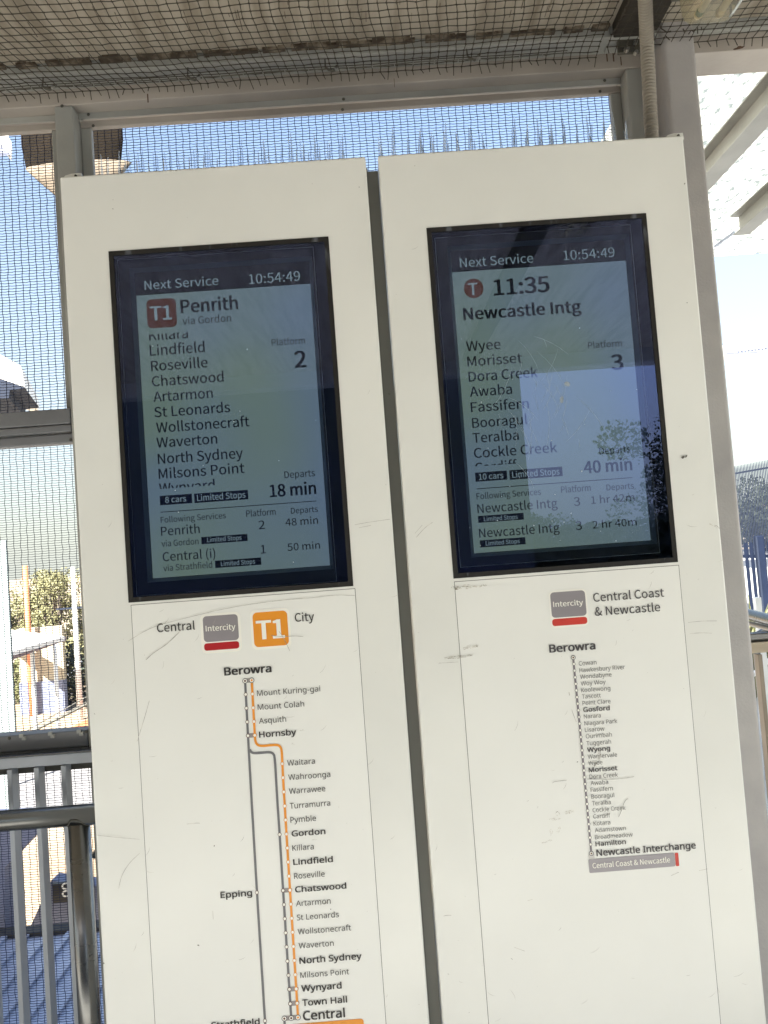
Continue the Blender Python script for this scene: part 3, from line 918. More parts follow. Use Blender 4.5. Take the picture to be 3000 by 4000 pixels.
RIGHT_MAP_TEXT = [
    ('Intercity', 0.3834, 0.4507, 1.4365, 0.0116, 's', 0.016, 'white'),
    ('Central Coast', 0.4743, 0.6342, 1.4413, 0.0187, 's', 0.008, 'slate'),
    ('& Newcastle', 0.475, 0.6226, 1.4098, 0.0187, 's', 0.008, 'slate'),
    ('Berowra', 0.3661, 0.4701, 1.3361, 0.0169, 'p', 0.032, 'slate'),
    ('Cowan', 0.4295, 0.4692, 1.3024, 0.0093, 'p', 0, 'grey'),
    ('Hawkesbury River', 0.4294, 0.532, 1.2873, 0.0093, 'p', 0, 'grey'),
    ('Wondabyne', 0.43, 0.5004, 1.2728, 0.0092, 'p', 0, 'grey'),
    ('Woy Woy', 0.4302, 0.4861, 1.258, 0.0092, 'p', 0, 'grey'),
    ('Koolewong', 0.4297, 0.4951, 1.2433, 0.0092, 'p', 0, 'grey'),
    ('Tascott', 0.4302, 0.4725, 1.229, 0.0093, 'p', 0, 'grey'),
    ('Point Clare', 0.4303, 0.4931, 1.2145, 0.0093, 'p', 0, 'grey'),
    ('Gosford', 0.4307, 0.4901, 1.1995, 0.0098, 'p', 0.024, 'slate'),
    ('Narara', 0.4308, 0.4687, 1.185, 0.0092, 'p', 0, 'grey'),
    ('Niagara Park', 0.4309, 0.5041, 1.1699, 0.0092, 'p', 0, 'grey'),
    ('Lisarow', 0.4307, 0.4744, 1.1555, 0.0092, 'p', 0, 'grey'),
    ('Ourimbah', 0.4315, 0.4897, 1.1413, 0.0092, 'p', 0, 'grey'),
    ('Tuggerah', 0.4315, 0.4865, 1.126, 0.0091, 'p', 0, 'grey'),
    ('Wyong', 0.4319, 0.4832, 1.1113, 0.0097, 'p', 0.024, 'slate'),
    ('Warnervale', 0.432, 0.4974, 1.0964, 0.0092, 'p', 0, 'grey'),
    ('Wyee', 0.4322, 0.4633, 1.0824, 0.0092, 'p', 0, 'grey'),
    ('Morisset', 0.4314, 0.4956, 1.0671, 0.0096, 'p', 0.024, 'slate'),
    ('Dora Creek', 0.4318, 0.4952, 1.0526, 0.0091, 'p', 0, 'grey'),
    ('Awaba', 0.433, 0.4724, 1.0384, 0.0091, 'p', 0, 'grey'),
    ('Fassifern', 0.4321, 0.4816, 1.024, 0.0091, 'p', 0, 'grey'),
    ('Booragul', 0.4322, 0.4833, 1.009, 0.0091, 'p', 0, 'grey'),
    ('Teralba', 0.4325, 0.4743, 0.9943, 0.0091, 'p', 0, 'grey'),
    ('Cockle Creek', 0.4327, 0.5058, 0.9794, 0.0091, 'p', 0, 'grey'),
    ('Cardiff', 0.4328, 0.471, 0.9656, 0.0091, 'p', 0, 'grey'),
    ('Kotara', 0.4323, 0.4694, 0.9505, 0.0091, 'p', 0, 'grey'),
    ('Adamstown', 0.4338, 0.5027, 0.9354, 0.0091, 'p', 0, 'grey'),
    ('Broadmeadow', 0.4328, 0.5165, 0.9205, 0.0091, 'p', 0, 'grey'),
    ('Hamilton', 0.4326, 0.5, 0.9056, 0.0101, 'p', 0.024, 'slate'),
    ('Newcastle Interchange', 0.433, 0.654, 0.8841, 0.0139, 'p', 0.024, 'slate'),
    ('Central Coast & Newcastle', 0.4219, 0.5944, 0.8586, 0.0112, 's', 0.016, 'white'),
]
RIGHT_MAP_BOXES = [
    ('badge_border', 0.3752, 0.4606, 1.3887, 1.4728, 'white', 0.012),
    ('intercity_badge', 0.3785, 0.4569, 1.4122, 1.4689, 'mauve', 0.008),
    ('red_stripe', 0.3782, 0.4569, 1.3937, 1.4095, 'vermilion', 0.006),
    ('terminus_pad', 0.4159, 0.4282, 0.879, 0.8894, 'paleshade', 0),
    ('destination_box', 0.4141, 0.6051, 0.8486, 0.8782, 'lilac', 0.003),
    ('red_end', 0.6064, 0.6138, 0.8486, 0.8775, 'vermilion', 0.002),
]
RIGHT_MAP_LINES = [
    [(0.4183, 1.3212), (0.4196, 1.219), (0.4211, 1.0571), (0.4219, 0.8909)],
]
RIGHT_MAP_DOTS = [
    [(0.4188, 1.3069), (0.4189, 1.2921), (0.419, 1.2773), (0.4192, 1.2628), (0.4193, 1.2483), (0.4194, 1.2335), (0.4196, 1.219), (0.42, 1.2043), (0.4201, 1.1895), (0.4202, 1.1748), (0.4203, 1.1601), (0.4205, 1.1454), (0.4206, 1.1307), (0.4207, 1.116), (0.4208, 1.1014), (0.4209, 1.0865), (0.421, 1.0718), (0.4211, 1.0571), (0.4212, 1.0423), (0.4214, 1.0277), (0.4215, 1.0131), (0.4216, 0.9985), (0.4217, 0.9839), (0.4216, 0.9694), (0.4217, 0.9546), (0.4217, 0.9398), (0.4219, 0.9253), (0.422, 0.9105)],
    [(0.4183, 1.3212), (0.4219, 0.8909)],
]
SCRATCH_LINES = [
    ('L', 0.0007, [(-0.5691, 1.4308), (-0.5162, 1.4581), (-0.4527, 1.4705), (-0.3344, 1.4902), (-0.2165, 1.4975), (-0.1477, 1.4964), (-0.1073, 1.5002), (-0.0571, 1.4948)]),
    ('L', 0.0012, [(-0.5312, 1.3871), (-0.5139, 1.4012), (-0.4815, 1.4186), (-0.4605, 1.4369), (-0.446, 1.4501)]),
    ('L', 0.0009, [(-0.2503, 1.4201), (-0.2277, 1.4156), (-0.1991, 1.4157), (-0.1787, 1.4125)]),
    ('L', 0.0009, [(-0.2326, 1.4285), (-0.2248, 1.4165), (-0.2174, 1.3989), (-0.2111, 1.3825)]),
    ('L', 0.0008, [(-0.5285, 1.2977), (-0.5408, 1.262), (-0.5555, 1.2238), (-0.5608, 1.2101)]),
    ('L', 0.0007, [(-0.6194, 0.8951), (-0.6123, 0.9221), (-0.5939, 0.9483), (-0.5686, 0.9684)]),
    ('L', 0.0006, [(-0.6688, 1.016), (-0.6271, 1.0073), (-0.5658, 0.9976)]),
    ('L', 0.0008, [(-0.4629, 1.0229), (-0.4403, 1.0234), (-0.4336, 1.0224)]),
    ('L', 0.0008, [(-0.4173, 0.8326), (-0.4174, 0.8134)]),
    ('L', 0.001, [(-0.6515, 1.2788), (-0.6499, 1.2758)]),
    ('R', 0.0007, [(0.6816, 1.3799), (0.7136, 1.3809), (0.7481, 1.3784)]),
    ('R', 0.0007, [(0.684, 1.3551), (0.7111, 1.3548), (0.734, 1.3519)]),
    ('R', 0.0016, [(0.4021, 1.2463), (0.4031, 1.2383)]),
    ('R', 0.0008, [(0.4051, 1.2076), (0.4076, 1.1961), (0.413, 1.1793)]),
    ('R', 0.0008, [(0.3493, 1.0496), (0.3508, 1.0528), (0.3817, 1.0538)]),
    ('R', 0.001, [(0.425, 1.0528), (0.4875, 1.0474), (0.5162, 1.0486), (0.5313, 1.0503)]),
    ('R', 0.001, [(0.5134, 1.004), (0.5042, 0.9974), (0.4977, 0.9811), (0.4888, 0.965)]),
    ('R', 0.0008, [(0.5936, 0.8299), (0.6112, 0.8358)]),
    ('R', 0.0007, [(0.6557, 0.8357), (0.6753, 0.8381)]),
    ('R', 0.0009, [(0.0858, 0.7819), (0.0932, 0.783), (0.1028, 0.7823)]),
    ('R', 0.0008, [(0.2728, 0.8005), (0.2843, 0.8024)]),
    ('R', 0.0008, [(0.0853, 0.6585), (0.0885, 0.6566)]),
    ('R', 0.0008, [(0.2263, 0.6808), (0.2299, 0.6772)]),
    ('R', 0.0008, [(0.2354, 0.7032), (0.2583, 0.6931)]),
    ('R', 0.0008, [(0.0882, 1.614), (0.1101, 1.6355), (0.1282, 1.6457)]),
    ('R', 0.0006, [(0.086, 1.6228), (0.1047, 1.6417)]),
    ('R', 0.0006, [(0.1156, 1.3314), (0.1615, 1.3308)]),
    ('L', 0.0006, [(-0.0475, 1.6528), (-0.0155, 1.6563), (0.0338, 1.6596)]),
    ('L', 0.0006, [(-0.0394, 1.6453), (-0.0103, 1.6489)]),
]
FP = 1.67
DP = FP + 0.034
ZTOP = 2.498


def ring(x0, x1, z0, z1, a0, a1, c0, c1, y0, y1):
    """flat or sloped rectangular ring from the outer to the inner rectangle"""
    bm = bmesh.new()
    o = [bm.verts.new(p) for p in ((x0, y0, z0), (x1, y0, z0), (x1, y0, z1), (x0, y0, z1))]
    i = [bm.verts.new(p) for p in ((a0, y1, c0), (a1, y1, c0), (a1, y1, c1), (a0, y1, c1))]
    for k in range(4):
        bm.faces.new((o[k], o[(k + 1) % 4], i[(k + 1) % 4], i[k]))
    return bm


def kiosk(x0, x1, sx0, sx1, sz0, sz1, disp, side, label, seam):
    t = thing('information_kiosk', ((x0 + x1) / 2, FP + 0.1, 0), label, 'kiosk', 'station information kiosks')
    # front skin with its screen opening
    bm = ring(x0, x1, 0.06, ZTOP, sx0, sx1, sz0, sz1, FP, FP)
    outer = [e for e in bm.edges if all(abs(v.co.x - x0) < 1e-4 or abs(v.co.x - x1) < 1e-4 for v in e.verts) and
             (abs(e.verts[0].co.x - e.verts[1].co.x) < 1e-4 or abs(e.verts[0].co.z - e.verts[1].co.z) < 1e-4)]
    inner = [e for e in bm.edges if len(e.link_faces) == 1 and e not in outer]
    r = bmesh.ops.extrude_edge_only(bm, edges=outer)
    nv = [g for g in r['geom'] if isinstance(g, bmesh.types.BMVert)]
    bmesh.ops.translate(bm, vec=(0, 0.20, 0), verts=nv)
    oe = [e for e in bm.edges if len(e.link_faces) == 2 and abs(e.verts[0].co.y - FP) < 1e-4 and abs(e.verts[1].co.y - FP) < 1e-4
          and any(abs(f.normal.y) < 0.5 for f in e.link_faces)]
    bm.normal_update()
    oe = [e for e in bm.edges if len(e.link_faces) == 2 and e.calc_face_angle(0) > 1.0]
    bmesh.ops.bevel(bm, geom=oe, offset=0.0045, segments=3, affect='EDGES', profile=0.5)
    obj('cabinet', bm, M_CAB, t)
    obj('back_panel', box(x0 + 0.002, x1 - 0.002, FP + 0.2, FP + 0.204, 0.06, ZTOP - 0.002), M_CAB, t)
    obj('plinth', box(x0 + 0.02, x1 - 0.02, FP + 0.02, FP + 0.19, 0.0, 0.06), M_STEELD, t)
    # recess, gasket, monitor
    bm = ring(sx0, sx1, sz0, sz1, sx0, sx1, sz0, sz1, FP, DP + 0.002)
    obj('recess', bm, M_RECESS, t)
    g = 0.011
    bm = ring(sx0 + 0.0005, sx1 - 0.0005, sz0 + 0.0005, sz1 - 0.0005, sx0 + g, sx1 - g, sz0 + g, sz1 - g, FP - 0.0015, FP - 0.0008)
    obj('gasket', bm, M_GASKET, t)
    obj('glass', box(sx0 + 0.001, sx1 - 0.001, FP + 0.0005, FP + 0.001, sz0 + 0.001, sz1 - 0.001), M_GLASS, t)
    bm = bmesh.new()
    q = [bm.verts.new(p) for p in ((sx0, DP + 0.002, sz0), (sx1, DP + 0.002, sz0), (sx1, DP + 0.002, sz1), (sx0, DP + 0.002, sz1))]
    bm.faces.new(q)
    obj('recess_backing', bm, M_RECESS, t)
    dx0, dx1, dz0, dz1 = disp
    mon = obj('display', box(dx0, dx1, DP, DP + 0.0015, dz0, dz1), M_LCD, t)
    b1 = 0.012
    b1 = 0.0085
    mo = (dx0 - 0.036, dx1 + 0.014, dz0 - 0.060 if side == 'L' else dz0 - 0.03, dz1 + 0.030)
    mo = (max(mo[0], sx0 + 0.012), min(mo[1], sx1 - 0.012), max(mo[2], sz0 + 0.012), min(mo[3], sz1 - 0.012))
    yb = DP - 0.013
    obj('bevel', ring(dx0 - b1, dx1 + b1, dz0 - b1, dz1 + b1, dx0 - 0.001, dx1 + 0.001, dz0 - 0.001, dz1 + 0.001, yb, DP - 0.001), M_BEVEL, mon)
    obj('bezel', ring(mo[0] + 0.0012, mo[1] - 0.0012, mo[2] + .0012, mo[3] - 0.0012, dx0 - b1, dx1 + b1, dz0 - b1, dz1 + b1, yb, yb), M_BEZEL, mon)
    obj('edge_highlight', ring(mo[0], mo[1], mo[2], mo[3], mo[0] + 0.0012, mo[1] - 0.0012, mo[2] + 0.0012, mo[3] - 0.0012, yb + 0.0005, yb), M_EDGE_HIGHLIGHT, mon)
    txt, boxes = (LEFT_SCREEN_TEXT, LEFT_SCREEN_BOXES) if side == 'L' else (RIGHT_SCREEN_TEXT, RIGHT_SCREEN_BOXES)
    for nm, a0, a1, c0, c1, col, rad in boxes:
        if nm == 'header_bar':
            a0, a1, c1 = dx0, dx1, dz1
        if nm == 'line_badge' and side == 'R':
            obj(nm, rrect_bm(a0, a1, c0, c1, DP - 0.0008, 0.5, 12), COLS[col], mon)
        else:
            obj(nm, rrect_bm(a0, a1, c0, c1, DP - 0.0008, rad), COLS[col], mon)
    lettering(txt, DP - 0.0012, mon)
    # printed route map panel below the screen
    mx0, mx1, mz1 = seam
    mz0 = 0.25
    mp = obj('route_map', box(mx0, mx1, FP - 0.0006, FP + 0.001, mz0, mz1), M_MAP, t)
    obj('panel_seam', ring(mx0 - 0.0011, mx1 + 0.0011, mz0 - 0.0011, mz1 + 0.0011, mx0, mx1, mz0, mz1, FP - 0.0003, FP - 0.0003), M_SEAM, mp)
    txt, boxes, lines, dots = ((LEFT_MAP_TEXT, LEFT_MAP_BOXES, LEFT_MAP_LINES, LEFT_MAP_DOTS) if side == 'L' else
                               (RIGHT_MAP_TEXT, RIGHT_MAP_BOXES, RIGHT_MAP_LINES, RIGHT_MAP_DOTS))
    lvl = {'badge_border': .0007, 'interchange_bar': .0010}
    for nm, a0, a1, c0, c1, col, rad in boxes:
        obj(nm, rrect_bm(a0, a1, c0, c1, FP - 0.0006 - lvl.get(nm, .0010), rad, 5, 0.0002), COLS[col], mp)
    lm = [M_LINE, M_LINE, M_ORANGE, M_LINE] if side == 'L' else [M_PLUM]
    for k, pl in enumerate(lines):
        obj('route_line', ribbon_bm(smooth_path(pl, 2), 0.0052 if side == 'L' else 0.0046, FP - 0.0015 - k * 0.0001), lm[k], mp)
    for k, pl in enumerate(dots):
        big = (side == 'L' and k >= 2) or (side == 'R' and k == 1)
        rimm = M_ORANGE if (side == 'L' and k in (1,)) else (M_GREY if big else M_MAROON)
        if side == 'R' and not big:
            rimm = M_PLUM
        ctr = {(True, 2): M_MAROON, (True, 3): M_ORANGE}.get((side == 'L', k), M_MAROON)
        r0 = 0.0031 if side == 'L' else 0.0026
        d0 = None
        for (cx, cz) in pl:
            s_ = 1.45 if big else 1.0
            b = disc_bm(cx, cz, FP - 0.0019, (r0 + 0.0011) * s_)
            rm = obj('station_ring', b, rimm, mp)
            obj('station_dot', disc_bm(cx, cz, FP - 0.0021, r0 * s_), M_WHITE, mp)
            if big:
                obj('station_core', disc_bm(cx, cz, FP - 0.0023, r0 * 0.75), ctr, mp)
    lettering(txt, FP - 0.0019, mp)
    for kk, wdt, pts in SCRATCH_LINES:
        if kk == side:
            obj('scratch', ribbon_bm(smooth_path(pts), wdt, FP - 0.0026, True), M_SCR, t)
    return t


dl = ((-0.5159, 1.704, 2.2737)[0], (-0.1113, 1.704, 2.2709)[0], (-0.5082, 1.704, 1.5655)[2], (-0.5159, 1.704, 2.2737)[2])
dr = ((0.2205, 1.704, 2.2746)[0], (0.6287, 1.704, 2.2755)[0], (0.218, 1.704, 1.5686)[2], (0.2205, 1.704, 2.2746)[2])
KL = kiosk(-0.6647, 0.0378, -0.5630, -0.0600, 1.516, 2.316, dl, 'L',
           'left cream kiosk whose screen reads Penrith above a route map with orange line',
           ((-0.5572, 1.67, 1.5096)[0], (-0.0573, 1.67, 1.508)[0], (-0.5572, 1.67, 1.5096)[2]))
KR = kiosk(0.0664, 0.7756, 0.1652, 0.6730, 1.516, 2.320, dr, 'R',
           'right cream kiosk whose screen reads Newcastle Intg above a single grey route line',
           ((0.1672, 1.67, 1.5083)[0], (0.6733, 1.67, 1.5047)[0], (0.1672, 1.67, 1.5083)[2]))

# scuffs, chips and smears on the paint
def blob(cx, cz, rx, rz, y, n=9, rot=0.0):
    bm = bmesh.new()
    vs = []
    for k in range(n):
        a = 2 * math.pi * k / n
        r = random.uniform(0.55, 1.15)
        x, z = math.cos(a) * rx * r, math.sin(a) * rz * r
        vs.append(bm.verts.new((cx + x * math.cos(rot) - z * math.sin(rot), y, cz + x * math.sin(rot) + z * math.cos(rot))))
    bm.faces.new(vs)
    return bm


for (p, rx, rz, rot, par, m_) in (
        ((0.1887, 1.67, 1.4955), .022, .0055, .05, KR, M_SCUFF), ((0.1659, 1.67, 1.4978), .008, .003, .0, KR, M_SCUFF), ((0.2262, 1.67, 1.4951), .014, .003, .1, KR, M_SCUFF),
        ((0.3804, 1.67, 0.9845), .010, .0050, .1, KR, M_SCUFF), ((0.3551, 1.67, 0.9831), .005, .006, .4, KR, M_SCUFF), ((0.3372, 1.67, 0.9459), .0035, .006, .2, KR, M_SCUFF),
        ((0.3533, 1.67, 0.9475), .003, .009, -.6, KR, M_SCUFF), ((0.3257, 1.67, 0.9245), .012, .002, .2, KR, M_SCUFF), ((0.3468, 1.67, 0.972), .012, .003, -.1, KR, M_SCUFF),
        ((0.458, 1.67, 1.1031), .003, .016, -.1, KR, M_SCUFF), ((0.4478, 1.67, 1.0847), .003, .009, -.2, KR, M_SCUFF), ((0.7055, 1.67, 1.7509), .006, .003, .2, KR, M_CHIP),
        ((0.7121, 1.67, 1.7527), .0018, .004, -.7, KR, M_CHIP), ((0.7618, 1.67, 1.5907), .012, .003, -.5, KR, M_SCUFF), ((0.4078, 1.67, 1.0917), .0018, .001, .5, KR, M_CHIP),
        ((0.1885, 1.67, 1.3612), .020, .004, .1, KR, M_SCUFF), ((0.1623, 1.67, 1.3421), .03, .003, .05, KR, M_SCUFF),
        ((-0.6606, 1.67, 0.7393), .0014, .0022, 0, KL, M_CHIP), ((-0.4531, 1.67, 0.7614), .003, .0014, -.5, KL, M_CHIP), ((-0.5467, 1.67, 2.4131), .002, .0008, -.2, KL, M_CHIP),
        ((-0.545, 1.67, 2.434), .0008, .0008, 0, KL, M_CHIP), ((0.0184, 1.67, 2.4251), .0013, .001, .2, KL, M_CHIP), ((-0.0884, 1.67, 2.4403), .0008, .0006, 0, KL, M_CHIP),
        ((0.0518, 1.67, 1.9427), .0025, .001, -.3, KL, M_CHIP), ((-0.1598, 1.67, 0.8159), .0013, .0010, 0, KL, M_CHIP), ((-0.4052, 1.67, 0.9714), .0012, .002, -.5, KL, M_CHIP),
        ((0.7667, 1.67, 2.3814), .0018, .0022, 0, KR, M_CHIP), ((0.1495, 1.67, 2.4662), .001, .001, 0, KR, M_CHIP), ((0.747, 1.67, 2.104), .0012, .0012, 0, KR, M_CHIP),
        ((-0.1956, 1.67, 1.2072), .005, .0012, .1, KL, M_SCUFF), ((-0.218, 1.67, 1.1785), .004, .002, -.6, KL, M_SCUFF), ((-0.3557, 1.67, 1.4519), .004, .0015, .5, KL, M_SCUFF),
        ((-0.1842, 1.67, 0.9677), .006, .0012, .0, KL, M_SCUFF), ((-0.1741, 1.67, 0.8286), .010, .0022, .2, KL, M_SCUFF)):
    if m_ is M_CHIP:
        obj('paint_chip', blob(p[0], p[2], rx, rz, 1.67 - 0.0028, 10, rot), m_, par)
        continue
    bm = bmesh.new()
    for j in range(int(16 + 900 * max(rx, rz))):
        a_ = random.uniform(-1, 1)
        b_ = random.uniform(-1, 1)
        qx, qz = a_ * rx, b_ * rz * (1 - abs(a_) * .5)
        wx_, wz_ = rx * random.uniform(.05, .28), rz * random.uniform(.06, .22)
        c_, s_ = math.cos(rot), math.sin(rot)
        vs = []
        for k in range(5):
            t_ = 6.283 * k / 5
            ex_, ez_ = qx + wx_ * math.cos(t_) * random.uniform(.5, 1), qz + wz_ * math.sin(t_) * random.uniform(.5, 1)
            vs.append(bm.verts.new((p[0] + ex_ * c_ - ez_ * s_, 1.67 - 0.00280 - j * 0.000006, p[2] + ex_ * s_ + ez_ * c_)))
        bm.faces.new(vs)
    tag(obj('scuff', bm, m_, par), kind='stuff')

# faint nicks all over the painted fronts
for par, xa, xb in ((KL, -0.655, 0.03), (KR, 0.075, 0.765)):
    bm = bmesh.new()
    for k in range(95):
        cx, cz = random.uniform(xa, xb), 0.45 + 1.05 * random.random() ** 0.9 if random.random() < .8 else random.uniform(1.5, 2.45)
        if 1.50 < cz < 2.33 and xa + 0.08 < cx < xb - 0.07:
            continue
        if random.random() < 0.45:
            b_ = blob(cx, cz, random.uniform(.0003, .0010), random.uniform(.0003, .0009), FP - 0.0027, 6)
        else:
            a_, L_ = random.gauss(0.1, 0.7), random.uniform(.004, .028)
            b_ = ribbon_bm([(cx + L_ * t_ * math.cos(a_ + t_ * .4), cz + L_ * t_ * math.sin(a_ + t_ * .4)) for t_ in (0, .33, .66, 1)], 0.00045, FP - 0.0027, True)
        me_ = bpy.data.meshes.new('t')
        b_.to_mesh(me_)
        b_.free()
        bm.from_mesh(me_)
        bpy.data.meshes.remove(me_)
    tag(obj('nicks', bm, M_SCR, par), kind='stuff')

# scratches and specks on the right glass, hung on the kiosk's glass face
for k in range(34):
    cx, cz = random.gauss(0.395, 0.055), random.gauss(1.885, 0.06)
    a = random.choice([random.gauss(1.15, 0.25), random.gauss(1.9, 0.25)])
    L_ = random.uniform(0.02, 0.11)
    pts = [(cx + math.cos(a + (s - .5) * .25) * L_ * (s - .5), cz + math.sin(a + (s - .5) * .25) * L_ * (s - .5)) for s in (0, .25, .5, .75, 1)]
    obj('glass_scratch', ribbon_bm(pts, 0.00045, FP + 0.0002, True), MAT.get('glass_scratch') or mat('glass_scratch', (0.34, 0.40, 0.46), 0.5), KR)
for k in range(46):
    side = KR if k < 34 else KL
    cx = random.uniform(0.21, 0.64) if side is KR else random.uniform(-0.52, -0.1)
    cz = random.uniform(1.56, 2.15)
    obj('glass_speck', blob(cx, cz, random.uniform(.0006, .0018), random.uniform(.0006, .0022), FP + 0.0002, 7), MAT['glass_scratch'], side)
bm = blob((0.4574, 1.67, 1.9372)[0], (0.4574, 1.67, 1.9372)[2], .006, .008, FP + 0.0002, 9, .3)
obj('glass_speck', bm, MAT['glass_scratch'], KR)
obj('glass_speck', blob((0.4427, 1.67, 1.9017)[0], (0.4427, 1.67, 1.9017)[2], .004, .011, FP + 0.0002, 9, .1), MAT['glass_scratch'], KR)

# gap filler between the two cabinets
gz = (0.05, 1.72, 2.485)[2]
gp = thing('gap_panel', (0.052, 1.74, 0), 'dark grey strip set back in the gap between the two kiosks', 'panel')
obj('strip', box(0.0385, 0.0657, 1.715, 1.722, 0.0, gz), mat('gap_grey', (0.27, 0.27, 0.245), 0.6, var=0.2, scale=2), gp)
obj('strip_edge', box(0.0385, 0.0415, 1.700, 1.714, 0.0, gz), mat('gap_grey_dark', (0.16, 0.16, 0.145), 0.6), gp)

# lifting lugs on the cabinet tops
for p, lab in (((-0.6443, 1.7, 2.5212), 'small chipped lug on the top left corner of the left kiosk'), ((0.7623, 1.7, 2.5278), 'small bent lug on the top right corner of the right kiosk')):
    t = thing('lifting_lug', (p[0], 1.70, ZTOP), lab, 'lug')
    bm = bmesh.new()
    prof = [(-0.026, 0), (-0.015, 0.012), (0.0, 0.0155), (0.022, 0.0155), (0.024, 0.0)]
    f = bm.faces.new([bm.verts.new((p[0] + a, 1.69, ZTOP + 0.0005 + b)) for a, b in prof])
    r = bmesh.ops.extrude_face_region(bm, geom=[f])
    bmesh.ops.translate(bm, vec=(0, 0.012, 0), verts=[v for v in r['geom'] if isinstance(v, bmesh.types.BMVert)])
    obj('plate', bm, M_CAB, t)
    b2 = bmesh.new()
    bmesh.ops.create_cone(b2, cap_ends=True, segments=10, radius1=0.003, radius2=0.003, depth=0.003, matrix=Matrix.Translation((p[0] + 0.01, 1.688, ZTOP + 0.009)) @ Matrix.Rotation(math.pi / 2, 4, 'X'))
    obj('rivet', b2, M_STEELD, t)

# ------------------------------------------------------------------ bird spikes along the cabinet tops
def spike_strip(x0, x1, label, y=1.755, seed=0):
    rr = random.Random(seed)
    t = thing('bird_spike_strip', ((x0 + x1) / 2, y, ZTOP), label, 'bird spikes', 'bird spike strips on the kiosk tops')
    obj('base_strip', box(x0, x1, y - 0.02, y + 0.02, ZTOP + 0.0005, ZTOP + 0.004), M_SPIKE, t)
    x = x0 + 0.010
    i = 0
    while x < x1 - 0.004:
        for k, (dx, dy, ln) in enumerate(((0.0, 0.0, 0.112 if i % 2 else 0.094), (0.0085, 0.012, 0.088), (-0.007, -0.012, 0.080))):
            if k and rr.random() < 0.35:
                continue
            h = ln * rr.uniform(0.88, 1.04)
            lean = rr.uniform(-0.006, 0.006)
            xx = x + dx + rr.uniform(-.0015, .0015)
            bm = tube(bmesh.new(), [(xx, y + dy, ZTOP + 0.004), (xx + lean - dx * 0.3, y + dy * 2.4, ZTOP + h)], [0.0045, 0.0010], 6)
            obj('spike', bm, M_SPIKE, t)
        x += rr.uniform(0.028, 0.033)
        i += 1


zt = ZTOP
spike_strip((-0.5947, 1.75, 2.5783)[0], (-0.3031, 1.75, 2.5646)[0], 'clear plastic bird spikes at the left end of the left kiosk top', seed=1)
spike_strip((-0.2973, 1.75, 2.5579)[0], (-0.0043, 1.75, 2.5505)[0], 'clear plastic bird spikes on the left kiosk top next to the gap', seed=2)
spike_strip((0.0701, 1.75, 2.5517)[0], (0.3588, 1.75, 2.551)[0], 'clear plastic bird spikes on the right kiosk top next to the gap', seed=3)
spike_strip((0.3635, 1.75, 2.5316)[0], (0.6935, 1.75, 2.5281)[0], 'clear plastic bird spikes at the right end of the right kiosk top', seed=4)

# ------------------------------------------------------------------ column and beams at the right
cx0 = (0.8485, 1.9, 2.8518)[0]
cx1 = (0.9429, 1.9, 2.8454)[0]
colx1 = (0.9338, 1.9, 2.2927)[0]
cx1 = (cx1 + colx1) / 2
cm = thing('steel_column', ((cx0 + cx1) / 2, 1.98, 0), 'square galvanised steel column standing at the right edge of the right kiosk', 'column')
bm = box(cx0, cx1, 1.90, 2.07, 0.0, 2.93)
es = [e for e in bm.edges if abs(e.verts[0].co.z - e.verts[1].co.z) > 1]
bmesh.ops.bevel(bm, geom=es, offset=0.013, segments=4, affect='EDGES', profile=0.5)
obj('shaft', bm, M_COLUMN, cm, False)
obj('base_plate', box(cx0 - 0.04, cx1 + 0.04, 1.87, 2.10, 0.0005, 0.016), M_STEELG, cm)
rbz0 = (1.0528, 1.93, 2.8566)[2]
sb = thing('side_beam', (1.8, 1.95, rbz0), 'pale taupe steel beam with a rust mark running right from the column head', 'beam')
obj('web', box(cx1 + 0.001, 4.2, 1.925, 2.03, rbz0, 2.911, 0.002), M_STEEL, sb)
rp_ = (1.0655, 1.925, 2.8615)
obj('rust_mark', blob(rp_[0], rp_[2] + 0.002, 0.018, 0.0045, 1.9243, 12, 0.25), M_RUSTY, sb)
# dark bracket and bolts where rafter meets the wall
br = thing('rafter_bracket', (0.58, 1.93, 2.84), 'grimy bolted bracket tying net cable and rafter beside the conduit', 'bracket')
q = (0.7709, 1.93, 2.8848)
obj('plate', box(q[0] - 0.03, q[0] + 0.045, 1.925, 1.935, q[2] - 0.014, q[2] + 0.022, 0.002), M_STEELD, br)
for p, r in (((0.76, 1.915, 2.8737), 0.0075), ((0.7849, 1.915, 2.8911), 0.006), ((0.7783, 1.915, 2.9482), 0.0125), ((0.7838, 1.915, 2.863), 0.006)):
    bm = bmesh.new()
    bmesh.ops.create_cone(bm, cap_ends=True, segments=6, radius1=r, radius2=r * 0.9, depth=0.012, matrix=Matrix.Translation(p) @ Matrix.Rotation(math.pi / 2, 4, 'X'))
    obj('bolt', bm, M_CABLE, br)

# corrugated conduit down to the right kiosk
cd = thing('conduit', (0.7575, 1.8, 2.5811), 'grey corrugated flexible conduit dropping from the roof to the right kiosk top', 'conduit')
c_top, c_mid, c_bot = (0.7141, 1.66, 2.8553), (0.7664, 1.8, 2.8083), (0.755, 1.8, 2.5321)
bm = bmesh.new()
pts, rad = [], []
n_r = 54
for k in range(n_r * 4):
    s = k / (n_r * 4 - 1)
    if s < 0.39:
        f = s / 0.39
        a = Vector(c_top).lerp(Vector(c_mid), f)
    else:
        f = (s - 0.39) / 0.61
        a = Vector(c_mid).lerp(Vector(c_bot), f)
    pts.append(a)
    rad.append(0.0152 + (0.0018 if k % 4 in (1, 2) else -0.0022))
tube(bm, pts, rad, 20)
obj('hose', bm, M_CONDUIT, cd, False)
a, b = Vector((0.7679, 1.8, 2.8468)), Vector((0.7688, 1.8, 2.8201))
